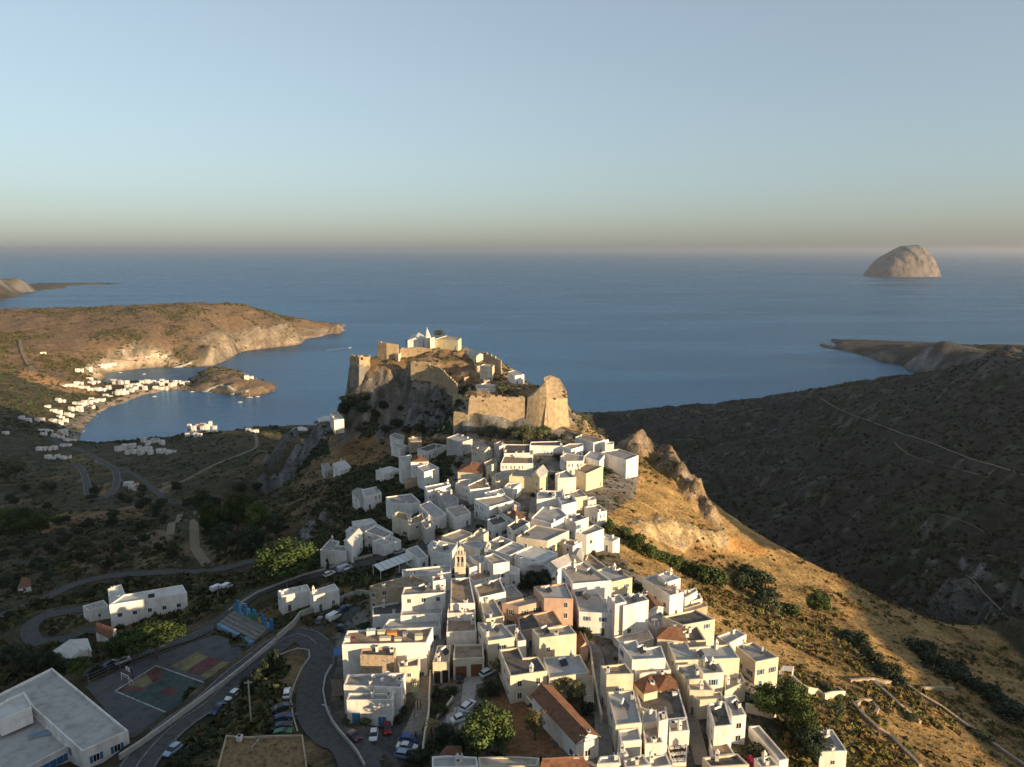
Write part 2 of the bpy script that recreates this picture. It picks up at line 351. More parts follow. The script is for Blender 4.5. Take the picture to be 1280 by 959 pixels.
n_a = fbm(XX, YY, 45, 5, 101); n_b = fbm(XX, YY, 14, 4, 202); n_c = fbm(XX, YY, 160, 4, 303); n_d = fbm(XX, YY, 5, 3, 404)
C = np.zeros(XX.shape+(3,))
def c3(c): return np.array(c)
def mixc(mask, col): C[:] = C*(1-mask[..., None])+c3(col)*mask[..., None]
def sstep(x, a, b): t = np.clip((x-a)/(b-a), 0, 1); return t*t*(3-2*t)
C[:] = c3((.085, .072, .042))
mixc(sstep(n_a+.5*n_b, -.05, .12), (.062, .062, .034)); mixc(sstep(n_c+n_b*.7, .06, .22)*.8, (.17, .115, .06)); mixc(sstep(n_b+n_d*.5, .15, .3)*.7, (.16, .13, .08))
mh = m_head*1.0
mixc(mh, (.19, .128, .078)); mixc(mh*sstep(n_a+n_c*.8, .04, .2), (.105, .095, .045)); mixc(mh*sstep(n_b+n_c*.5, .1, .28)*.8, (.30, .205, .115)); mixc(mh*sstep(n_d+n_b, .12, .3)*.45, (.12, .09, .045))
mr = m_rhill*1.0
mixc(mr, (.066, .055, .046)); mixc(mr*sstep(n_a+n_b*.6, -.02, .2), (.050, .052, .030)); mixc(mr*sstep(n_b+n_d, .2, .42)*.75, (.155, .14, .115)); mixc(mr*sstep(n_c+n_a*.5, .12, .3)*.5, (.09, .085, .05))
mg = m_gold*1.0
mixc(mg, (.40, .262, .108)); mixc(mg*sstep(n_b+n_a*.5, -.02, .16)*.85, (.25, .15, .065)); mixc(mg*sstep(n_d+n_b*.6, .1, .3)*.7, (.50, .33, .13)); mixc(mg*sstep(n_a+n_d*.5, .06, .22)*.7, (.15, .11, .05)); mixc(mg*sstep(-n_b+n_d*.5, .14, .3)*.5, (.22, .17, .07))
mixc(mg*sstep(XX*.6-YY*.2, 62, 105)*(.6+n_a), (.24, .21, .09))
mt = m_town*1.0
mixc(mt, (.24, .215, .185)); mixc(mt*sstep(n_b+n_d*.5, .06, .2)*.8, (.15, .115, .075)); mixc(mt*sstep(n_a+n_d*.5, .1, .25)*.7, (.09, .085, .045))
mc = m_castle*1.0
mixc(mc, (.30, .19, .10)); mixc(mc*sstep(n_b+n_d*.6, .03, .2), (.13, .10, .055)); mixc(mc*sstep(n_d+n_a*.5, .08, .25)*.8, (.42, .29, .17))
for s, col, a in (("898 668;925 672;968 690;950 694;925 688;905 690", (.52, .27, .09), .9), ("800 657;830 652;860 660;896 672;900 690;860 686;820 676;798 670", (.56, .42, .22), .85),
                  ("100 745;200 735;240 740;250 760;200 790;120 800;60 790", (.16, .12, .06), .6), ("1044 783;1075 770;1100 830;1050 810", (.2, .15, .08), .7),
                  ("620 868;650 860;672 895;705 945;635 948;640 910;600 885", (.34, .175, .085), .95), ("545 850;600 850;598 890;560 920;545 905;565 880", (.30, .25, .21), .9),
                  ("340 830;372 812;388 816;366 860;364 900;376 930;330 930;280 925;300 890", (.26, .18, .09), .8), ("385 740;440 715;470 705;470 735;420 745", (.23, .16, .075), .8),
                  ("300 780;330 760;358 748;358 760;330 785", (.25, .17, .075), .7), ("270 925;400 925;415 985;255 985", (.22, .16, .085), .9),
                  ("415 560;470 545;500 555;470 590;440 585", (.22, .13, .055), .8), ("340 590;400 560;420 600;380 640", (.15, .11, .06), .6), ("45 648;110 640;185 630;180 650;110 655;50 668", (.24, .15, .07), .8),
                  ("172 672;205 662;215 672;190 712;170 700", (.23, .165, .11), .8), ("30 460;110 485;125 495;85 490;40 478;20 470", (.42, .24, .11), .85), ("70 700;110 690;130 705;90 715", (.21, .14, .07), .6),
                  ("55 685;90 690;80 702;50 700", (.22, .14, .075), .5), ("196 605;215 600;212 615;196 613", (.26, .18, .1), .7), ("122 607;132 604;136 618;124 620", (.27, .18, .09), .8), ("72 570;105 566;112 574;88 580", (.2, .15, .06), .7)):
    mixc(region(s, 1.5)*a, col)
# bare rock where it is steep, sand along the near beach
rk = sstep(SLOPE+n_d*.55+n_b*.4, .78, 1.15)*(1-mt*.7)
gold_rock = np.clip(mg+mh*.8+mc*.4, 0, 1)
for k in range(3):
    C[..., k] = C[..., k]*(1-rk)+rk*((.175, .167, .155)[k]*(1-gold_rock)+(.27, .215, .15)[k]*gold_rock)*(1+1.9*n_d+.8*n_b)
mixc(rk*sstep(n_b-n_d*.6, .05, .2)*.75, (.075, .07, .042))
sh = np.clip(1-(coast-2)/14, 0, 1)*land*far; mixc(sh*.8*mh, (.42, .33, .24)); mixc(sh*.5*(1-mh), (.25, .22, .19))
bea = (segdist(XX, YY, SL("96 552;100 541;108 530;118 520;135 510;160 501;185 493;205 489;222 487"))[0] < 26+6*n_b)*land; mixc(bea*1.0, (.44, .33, .225))
bea2 = (segdist(XX, YY, SL("228 459;200 459;170 461;140 465;128 470;122 476"))[0] < 18)*land; mixc(bea2*.9, (.46, .36, .25))
bea3 = (segdist(XX, YY, SL("88 545;92 535;104 520;120 508"))[0] < 14)*land; mixc(bea3*.8, (.16, .15, .14))
m_isl = inpoly(XX, YY, LAND[1]).astype(float); mixc(m_isl, (.25, .17, .105)); mixc(m_isl*sstep(n_b+n_a, .02, .2)*.6, (.13, .10, .06)); mixc(m_isl*sstep(n_d, .05, .25)*.6, (.33, .25, .17))
C = np.clip(C, .012, .8)
# relief: crags on steep rock, tussocks elsewhere
amp = np.where(mt > 0, .15, .9)*np.clip(dist/220, .5, 2.6)
keepflat = np.zeros(XX.shape)
for nm, L_, wd, cls in ROADS:
    A_ = np.array([tuple(p) for p in L_]); lo = A_.min(0)-12; hi = A_.max(0)+12; b = (XX > lo[0]) & (XX < hi[0]) & (YY > lo[1]) & (YY < hi[1])
    if b.any(): keepflat[b] = np.maximum(keepflat[b], np.clip(1.6-(segdist(XX[b], YY[b], A_)[0]-wd/2)/3, 0, 1))
keepflat = np.maximum(keepflat, inpoly(XX, YY, [tuple(p[:2]) for p in COURT])); keepflat = np.maximum(keepflat, inpoly(XX, YY, [(-30, 396), (42, 394), (44, 414), (-30, 413)]))
amp = amp*(1-np.clip(keepflat, 0, 1))*np.where(land, 1, 0)*np.clip(coast/25, .15, 1)
crag = np.abs(fbm(XX, YY+HH*.6, 16, 4, 55, .55))*2; crag2 = np.abs(fbm(XX+HH*.8, YY, 7, 3, 66, .6))*2
HH = HH + amp*(n_b*2.2+n_d*.9+n_a*2.0) + rk*(1-np.clip(keepflat, 0, 1))*land*((crag-.25)*9*np.clip(dist/420, .45, 1.8)+(crag2-.25)*3.5)
def crag_line(s, wd, amp_, col):
    A_ = np.array([tuple(p) for p in PX(s)]); lo = A_.min(0)-wd*2; hi = A_.max(0)+wd*2; b = (XX > lo[0]) & (XX < hi[0]) & (YY > lo[1]) & (YY < hi[1]) & (keepflat < .2); x, y = XX[b], YY[b]
    d = segdist(x+wd*.8*fbm(x, y, wd*.7, 3, 71), y+wd*.8*fbm(x, y, wd*.7, 3, 72), A_)[0]; k = np.clip(1-d/wd, 0, 1); k = k*k*(3-2*k)
    r_ = np.abs(fbm(x, y, wd*.8, 5, 73, .62))*2; r2 = np.abs(fbm(x+y*.5, y, wd*.28, 3, 74, .6))*2
    HH[b] += k*amp_*(.35+1.2*(.55-r_)+.5*(.4-r2)); q = np.clip(k*2.2-.5*r2-n_b[b], 0, 1)
    for c_ in range(3): Ck = C[..., c_]; Ck[b] = Ck[b]*(1-q)+q*col[c_]*(1+1.3*(r2-.35))
for s_, wd_, am_, cl_ in (("800 563;812 561;826 572;840 590", 13, 11, (.29, .22, .155)), ("842 598;854 606;866 618", 11, 10, (.30, .24, .18)), ("868 626;882 642;894 656", 10, 8, (.38, .28, .17)), ("802 664;830 660;860 666;893 680", 6, 4, (.50, .38, .21)),
                          ("340 576;352 562;368 548", 12, 9, (.18, .172, .162)), ("376 686;390 668;404 655", 7, 6, (.25, .24, .23)), ("1198 456;1225 446;1255 452;1290 462", 30, 11, (.125, .115, .10)), ("1200 765;1225 758;1255 762;1285 770", 16, 14, (.19, .175, .155)),
                          ("1003 612;1028 600", 10, 5, (.13, .12, .11)), ("1150 432;1190 430;1222 436", 26, 9, (.14, .13, .115)), ("410 492;404 512;396 528", 10, 8, (.19, .18, .17)), ("480 545;505 535;530 530;552 528", 9, 6, (.21, .20, .185)), ("255 430;300 424;340 418;372 416", 40, 8, (.27, .215, .15)), ("380 412;420 408", 26, 6, (.27, .215, .15))):
    crag_line(s_, wd_, am_, cl_)
C = np.clip(C, .012, .8)
gul = np.abs(fbm(XX+.6*YY, YY, 90, 4, 808))*2
HH = HH - (mr+mh*.7)*np.clip(.35-gul, 0, 1)*np.clip(dist/700, 0, 1.3)*26*np.clip((coast)/150, 0, 1)*land*(1-np.clip(keepflat, 0, 1))
HH = np.where(land & far, np.maximum(HH, .25), HH)

def ground_material():
    m = bpy.data.materials.new('ground'); m.use_nodes = True; nt = m.node_tree; N = nt.nodes; L = nt.links; b = N['Principled BSDF']
    b.inputs['Roughness'].default_value = .95; b.inputs['Specular IOR Level'].default_value = .1
    at = N.new('ShaderNodeAttribute'); at.attribute_name = 'Col'; tc = N.new('ShaderNodeTexCoord')
    n1 = N.new('ShaderNodeTexNoise'); n1.inputs['Scale'].default_value = .9; n1.inputs['Detail'].default_value = 8; n1.inputs['Roughness'].default_value = .7
    n2 = N.new('ShaderNodeTexNoise'); n2.inputs['Scale'].default_value = .11; n2.inputs['Detail'].default_value = 9; n2.inputs['Roughness'].default_value = .72
    for n in (n1, n2): L.new(tc.outputs['Object'], n.inputs['Vector'])
    r1 = N.new('ShaderNodeMapRange'); r1.inputs[1].default_value = .3; r1.inputs[2].default_value = .7; r1.inputs[3].default_value = .55; r1.inputs[4].default_value = 1.45
    r2 = N.new('ShaderNodeMapRange'); r2.inputs[1].default_value = .3; r2.inputs[2].default_value = .7; r2.inputs[3].default_value = .5; r2.inputs[4].default_value = 1.5
    L.new(n1.outputs['Fac'], r1.inputs[0]); L.new(n2.outputs['Fac'], r2.inputs[0])
    ma = N.new('ShaderNodeMath'); ma.operation = 'MULTIPLY'; L.new(r1.outputs[0], ma.inputs[0]); L.new(r2.outputs[0], ma.inputs[1])
    vm = N.new('ShaderNodeVectorMath'); vm.operation = 'SCALE'; L.new(at.outputs['Color'], vm.inputs[0]); L.new(ma.outputs[0], vm.inputs['Scale'])
    L.new(vm.outputs[0], b.inputs['Base Color'])
    bp = N.new('ShaderNodeBump'); bp.inputs['Strength'].default_value = .9; bp.inputs['Distance'].default_value = .8; L.new(n1.outputs['Fac'], bp.inputs['Height'])
    b2 = N.new('ShaderNodeBump'); b2.inputs['Strength'].default_value = .8; b2.inputs['Distance'].default_value = 3.0; L.new(n2.outputs['Fac'], b2.inputs['Height']); L.new(bp.outputs[0], b2.inputs['Normal'])
    L.new(b2.outputs[0], b.inputs['Normal']); return m
ny, nx = XX.shape; ii = np.arange(ny*nx).reshape(ny, nx)
FF = np.stack([ii[:-1, :-1], ii[:-1, 1:], ii[1:, 1:], ii[1:, :-1]], -1).reshape(-1, 4)
hz = HH[:-1, :-1]; wet = (np.maximum.reduce([HH[:-1, :-1], HH[1:, :-1], HH[:-1, 1:], HH[1:, 1:]]) < -10).ravel()
FF = FF[~wet]
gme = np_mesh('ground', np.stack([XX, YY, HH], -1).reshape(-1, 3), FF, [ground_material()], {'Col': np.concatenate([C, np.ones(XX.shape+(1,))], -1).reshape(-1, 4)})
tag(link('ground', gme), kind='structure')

# the sea
def sea_material():
    m = bpy.data.materials.new('sea_water'); m.use_nodes = True; nt = m.node_tree; N = nt.nodes; L = nt.links; b = N['Principled BSDF']
    N.remove(b); df = N.new('ShaderNodeBsdfDiffuse'); b = N.new('ShaderNodeBsdfGlossy'); b.inputs['Color'].default_value = (.62, .80, .96, 1); b.inputs['Roughness'].default_value = .22; mx = N.new('ShaderNodeMixShader'); mx.inputs[0].default_value = .36
    L.new(df.outputs[0], mx.inputs[1]); L.new(b.outputs[0], mx.inputs[2]); L.new(mx.outputs[0], N['Material Output'].inputs['Surface'])
    tc = N.new('ShaderNodeTexCoord'); mp = N.new('ShaderNodeMapping'); mp.inputs['Scale'].default_value = (.6, 1, 1); mp.inputs['Rotation'].default_value = (0, 0, .25); L.new(tc.outputs['Object'], mp.inputs[0])
    prev = None
    for s, d in ((.5, .5), (.16, 1.3), (.04, 1.6), (.006, 1.2)):
        n = N.new('ShaderNodeTexNoise'); n.inputs['Scale'].default_value = s; n.inputs['Detail'].default_value = 4; L.new(mp.outputs[0], n.inputs['Vector'])
        bp = N.new('ShaderNodeBump'); bp.inputs['Strength'].default_value = 1; bp.inputs['Distance'].default_value = d; L.new(n.outputs['Fac'], bp.inputs['Height'])
        if prev: L.new(prev.outputs[0], bp.inputs['Normal'])
        prev = bp
    L.new(prev.outputs[0], b.inputs['Normal'])
    m2 = N.new('ShaderNodeMapping'); m2.inputs['Scale'].default_value = (.0011, .0042, 1); m2.inputs['Rotation'].default_value = (0, 0, -.12); L.new(tc.outputs['Object'], m2.inputs[0])
    n = N.new('ShaderNodeTexNoise'); n.inputs['Scale'].default_value = 1; n.inputs['Detail'].default_value = 6; n.inputs['Distortion'].default_value = .6; L.new(m2.outputs[0], n.inputs['Vector'])
    r = N.new('ShaderNodeMapRange'); r.inputs[1].default_value = .35; r.inputs[2].default_value = .68; r.inputs[3].default_value = .14; r.inputs[4].default_value = .34; L.new(n.outputs['Fac'], r.inputs[0]); L.new(r.outputs[0], b.inputs['Roughness'])
    rp = N.new('ShaderNodeValToRGB'); rp.color_ramp.elements[0].color = (.010, .046, .094, 1); rp.color_ramp.elements[1].color = (.024, .074, .130, 1); rp.color_ramp.elements[0].position = .35; rp.color_ramp.elements[1].position = .7
    L.new(n.outputs['Fac'], rp.inputs[0]); L.new(rp.outputs[0], df.inputs['Color'])
    return m
SEA_R = 90000
s_ = MB(); s_.poly([(-SEA_R, -6000, 0), (SEA_R, -6000, 0), (SEA_R, SEA_R, 0), (-SEA_R, SEA_R, 0)])
tag(s_.build('sea', sea_material()), kind='structure')
# the islet on the horizon
def islet():
    base = plane(1127, 345, 0); px = base.y/FPX/(CT-((345-CY)/FPX)*ST); V = []; na, nr = 96, 30
    sk = [(-44, 0), (-43, 8), (-36, 12), (-24, 24), (-12, 31), (-2, 37), (8, 38), (14, 38.5), (20, 34), (28, 26), (34, 18), (39, 11), (42, 4), (46, 1), (47, 0)]
    sx = np.array([a for a, _ in sk])*px; sz = np.array([b for _, b in sk])*px
    for r in range(nr+1):
        for k in range(na):
            a = 2*math.pi*k/na; f = (r/nr)**.8
            x = math.cos(a)*f*46*px; y = math.sin(a)*f*34*px
            z = np.interp(x, sx, sz)*max(0, 1-(abs(y)/(34*px))**2.6*1.0)**.6*(1-f**14)
            V.append([x, y, z])
    V = np.array(V); n1 = np.abs(fbm(V[:, 0]*2.2+V[:, 1], V[:, 2]*.35, 120, 4, 3, .6))*2; n2 = fbm(V[:, 0]*2.2, V[:, 1], 60, 3, 8)
    k = np.clip(V[:, 2]/(20*px), 0, 1); V[:, 0] += 30*(n1-.25)*k; V[:, 1] += (26*(n1-.2)+30*n2)*k; V[:, 2] += 14*n2*k
    F = [[r*na+k, r*na+(k+1) % na, (r+1)*na+(k+1) % na, (r+1)*na+k] for r in range(nr) for k in range(na)]
    F = [f[::-1] for f in F]
    V[:, 2] -= 3
    o = link('rocky_islet', np_mesh('rocky_islet', V, F, [mat('islet_rock', (.20, .17, .142), .95, .25, .014, bump=10, bscale=.02)]))
    o.location = (base.x, base.y, 0); o.rotation_euler = (0, 0, 0)
    tag(o, 'steep domed rock island standing alone in the hazy sea near the horizon', 'rock island')
islet()
# ------------------------------------------------------------------ houses
def wallmat(name, col, stain=.5): return mat(name, col, .9, .07, .45, spec=.12, bump=.03, bscale=3, stain=stain)
WALL = {'w': wallmat('whitewash', (.80, .76, .695)), 'c': wallmat('cream_plaster', (.70, .615, .46), .3), 'y': wallmat('yellow_plaster', (.70, .59, .37), .25),
        's': mat('rubble_stone', (.43, .34, .235), .95, .16, 1.3, spec=.1, bump=.12, bscale=2.2), 'p': wallmat('peach_plaster', (.56, .38, .28), .3), 'g': wallmat('grey_plaster', (.50, .475, .44), .5),
        'b': wallmat('blue_wash', (.30, .42, .55))}
ROOF = {'g': mat('grey_screed', (.325, .305, .275), .92, .14, .5, spec=.1, stain=.4), 'b': mat('earth_roof', (.33, .245, .17), .95, .18, .6, spec=.08, stain=.3, bump=.05),
        'l': mat('pale_screed', (.43, .415, .385), .9, .10, .45, spec=.12, stain=.35), 'c': mat('sandy_screed', (.46, .385, .30), .92, .12, .5, spec=.1, stain=.35), 'w': mat('limewashed_roof', (.60, .575, .53), .9, .07, .5, spec=.12, stain=.35),
        'd': mat('bitumen_roof', (.13, .115, .10), .9, .2, .6, spec=.15, stain=.2), 'y': mat('dry_grass_roof', (.24, .165, .085), .98, .25, 1.2, spec=.05, bump=.12)}
def tilemat():
    m = mat('clay_tile', (.30, .15, .092), .85, .22, 1.1, dark=(.15, .08, .05), spec=.15); N = m.node_tree.nodes; L = m.node_tree.links; b = N['Principled BSDF']
    tc = N.new('ShaderNodeTexCoord'); wv = N.new('ShaderNodeTexWave'); wv.wave_type = 'BANDS'; wv.bands_direction = 'X'; wv.inputs['Scale'].default_value = .8; wv.inputs['Distortion'].default_value = .4
    L.new(tc.outputs['UV'], wv.inputs['Vector']); bp = N.new('ShaderNodeBump'); bp.inputs['Distance'].default_value = .12; L.new(wv.outputs['Fac'], bp.inputs['Height']); L.new(bp.outputs[0], b.inputs['Normal']); return m
TILE = tilemat()
GLASS = mat('window_glass', (.02, .023, .027), .12, .1, 1, spec=.6); DARK = mat('dark_opening', (.03, .026, .022), .9, .1, 1)
SHUT = [mat('shutter_blue', (.05, .14, .30), .6, .08, 2), mat('shutter_green', (.07, .13, .085), .6, .08, 2), mat('shutter_brown', (.16, .085, .045), .7, .1, 2), mat('shutter_grey', (.30, .30, .29), .7, .06, 2), mat('frame_white', (.72, .70, .66), .7, .05, 2)]
def win_mesh(w_, h_, sh, shutters):
    b = MB(); f = .09
    b.box(-w_/2-f, w_/2+f, -.07, .02, -h_/2-f, -h_/2, 0); b.box(-w_/2-f, w_/2+f, -.07, .02, h_/2, h_/2+f, 0)
    b.box(-w_/2-f, -w_/2, -.07, .02, -h_/2, h_/2, 0); b.box(w_/2, w_/2+f, -.07, .02, -h_/2, h_/2, 0)
    b.box(-.03, .03, -.05, .02, -h_/2, h_/2, 0); b.box(-w_/2-.14, w_/2+.14, -.16, .02, -h_/2-f-.07, -h_/2-f-.002, 0)
    if shutters:
        for s in (-1, 1):
            x0 = s*(w_/2+f+.01); x1 = s*(w_/2+f+w_*.5); b.box(min(x0, x1), max(x0, x1), -.06, .0, -h_/2, h_/2, 1)
            for k in range(3):
                z = -h_/2+h_*(k+.5)/3; b.box(min(x0, x1)+.04, max(x0, x1)-.04, -.085, -.061, z-.1, z+.1, 1)
    return b.mesh('window', [SHUT[4], sh])
def pane_mesh(w_, h_):
    b = MB(); b.box(-w_/2, w_/2, -.025, .01, -h_/2, h_/2); return b.mesh('pane', [GLASS])
WINS = []
for (w_, h_) in ((.95, 1.35), (.8, 1.1), (1.1, 1.5)):
    pm = pane_mesh(w_, h_)
    for k in range(4): WINS.append((win_mesh(w_*(1, .8, .9, 1)[k], h_*(1, .85, 1, .8)[k], SHUT[k], k == 0 or (k == 1 and w_ > 1)), pane_mesh(w_*(1, .8, .9, 1)[k], h_*(1, .85, 1, .8)[k]), h_))
def door_mesh(sh):
    b = MB(); b.box(-.55, -.45, -.08, .02, 0, 2.1, 0); b.box(.45, .55, -.08, .02, 0, 2.1, 0); b.box(-.55, .55, -.08, .02, 2.1, 2.22, 0)
    b.box(-.449, .449, -.04, .01, 0, 2.099, 1)
    for z in (.3, 1.2): b.box(-.32, -.04, -.06, -.041, z, z+.7, 1); b.box(.04, .32, -.06, -.041, z, z+.7, 1)
    return b.mesh('door', [SHUT[4], sh])
DOORS = [door_mesh(SHUT[k]) for k in (0, 1, 2)]
def chim_mesh(h, s, tall):
    b = MB(); b.box(-s/2, s/2, -s/2, s/2, -.5, h, 0)
    if tall: b.cone([(-s*.6, -s*.6), (s*.6, -s*.6), (s*.6, s*.6), (-s*.6, s*.6)], h, (0, 0, h+.9), 0); b.box(-s*.3, s*.3, -s/2-.02, s/2+.02, h-.45, h-.15, 1)
    else: b.box(-s*.65, s*.65, -s*.65, s*.65, h, h+.12, 0); b.box(-s*.3, s*.3, -s*.3, s*.3, h+.12, h+.3, 1)
    return b.mesh('chimney', [WALL['w'], DARK])
CHIM = [chim_mesh(1.2, .6, False), chim_mesh(1.7, .7, True), chim_mesh(.9, .8, False)]
TILES = {'A': (440, 520, 6.395), 'B': (620, 530, 6.395), 'C': (380, 660, 6.395), 'D': (380, 780, 5.36), 'E': (540, 640, 6.395), 'F': (540, 780, 5.359), 'G': (700, 660, 6.395), 'H': (720, 780, 5.359),
         'I': (860, 740, 4.379), 'L': (0, 720, 4.0125), 'M': (200, 700, 5.814), 'N': (160, 800, 5.818), 'P': (320, 380, 5.33), 'Q': (540, 400, 5.33), 'R': (0, 560, 5.33), 'S': (240, 540, 5.33), 'K': (0, 330, 4.0), 'J': (0, 440, 8.0), 'W': (1000, 749, 4.568), 'O': (0, 0, 1.0)}
def tile_px(t, s):
    o = TILES[t]; v = [float(q) for q in s.split()]
    return [(o[0]+v[i]/o[2], o[1]+v[i+1]/o[2]) for i in range(0, len(v), 2)]
def area(p): return sum(p[i][0]*p[(i+1) % len(p)][1]-p[(i+1) % len(p)][0]*p[i][1] for i in range(len(p)))/2
def offset(p, d):
    """polygon (counter-clockwise) moved inward by d"""
    n = len(p); out = []
    for i in range(n):
        a = np.array(p[i-1]); b = np.array(p[i]); c = np.array(p[(i+1) % n])
        u = (b-a)/max(np.linalg.norm(b-a), 1e-6); v = (c-b)/max(np.linalg.norm(c-b), 1e-6); n1 = np.array([-u[1], u[0]]); n2 = np.array([-v[1], v[0]])
        k = d/max(1+n1@n2, .45); out.append(tuple(b+(n1+n2)*k))
    return out
HOUSES = []
class House: pass
def house(t, s, h, wall='w', roof='g', style='flat', label=None, name='house', cat='house', win=1.0, chim=None, group=None, Y=None, base=None):
    px = tile_px(t, s); c = np.mean(px, 0); H_ = House(); z = gz(*hit(*c)[:2])+h
    fix = hit(*c) if t in 'PQ' else None
    if Y: fix = Vector((0, 0, depth(c[0], base, Y).z))
    for _ in range(6):
        if fix is not None: g = fix.z; z = g+h; break
        P3 = [plane(x, y, z) for x, y in px]; g = np.mean([max(gz(p.x, p.y), 0) for p in P3]); z = z*.4+(g+h)*.6
    P = [(p.x, p.y) for p in (plane(x, y, z) for x, y in px)]
    if area(P) < 0: P = P[::-1]
    if style == 'flat' and t in 'ABCEG' and not Y: P = offset(P, -.42)
    H_.poly = P; H_.z = z; H_.h = h; H_.g = g; H_.wall = wall; H_.roof = roof; H_.style = style; H_.label = label; H_.name = name; H_.cat = cat; H_.win = win; H_.px = c; H_.chim = chim; H_.group = group
    H_.low = max(min(gz(*p) for p in P)-.6, g-(3 if fix is not None else 7)); HOUSES.append(H_); return H_
def roof_ridge(P, z, rise, style, over=.25):
    """gable or hip over a four-sided plan; returns a mesh builder with UVs left to the object"""
    Q = offset(P, -over); b = MB(); L_ = [math.dist(Q[i], Q[(i+1) % 4]) for i in range(4)]
    if L_[0]+L_[2] < L_[1]+L_[3]: Q = Q[1:]+Q[:1]
    q = [np.array(p) for p in Q]; m1 = (q[1]+q[2])/2; m0 = (q[3]+q[0])/2; ln = np.linalg.norm(m1-m0); wd = np.linalg.norm(q[1]-q[2])
    ins = 0 if style == 'gable' else min(wd*.5, ln*.46)/ln
    r0 = m0+(m1-m0)*ins; r1 = m1-(m1-m0)*ins; zt = z+rise; th = .14
    A_, B_, C_, D_ = [(p[0], p[1], z) for p in q]; R0 = (r0[0], r0[1], zt); R1 = (r1[0], r1[1], zt)
    b.poly([A_, B_, R1, R0]); b.poly([C_, D_, R0, R1])
    if style == 'gable': b.poly([B_, C_, R1], 1); b.poly([D_, A_, R0], 1)
    else: b.poly([B_, C_, R1]); b.poly([D_, A_, R0])
    e = [A_, B_, C_, D_]
    for i in range(4):
        u, v = e[i], e[(i+1) % 4]; b.poly([(u[0], u[1], u[2]-th), (v[0], v[1], v[2]-th), v, u])
    b.poly([(p[0], p[1], p[2]-th) for p in reversed(e)])
    return b, R0, R1
def uv_planar(me):
    uv = me.uv_layers.new(name='UVMap')
    for p in me.polygons:
        n = p.normal; ax = Vector((0, 0, 1)).cross(n); ax = ax.normalized() if ax.length > 1e-3 else Vector((1, 0, 0)); ay = n.cross(ax)
        for li in p.loop_indices:
            v = me.vertices[me.loops[li].vertex_index].co; uv.data[li].uv = (v.dot(ax)*2.6, v.dot(ay)*2.6)
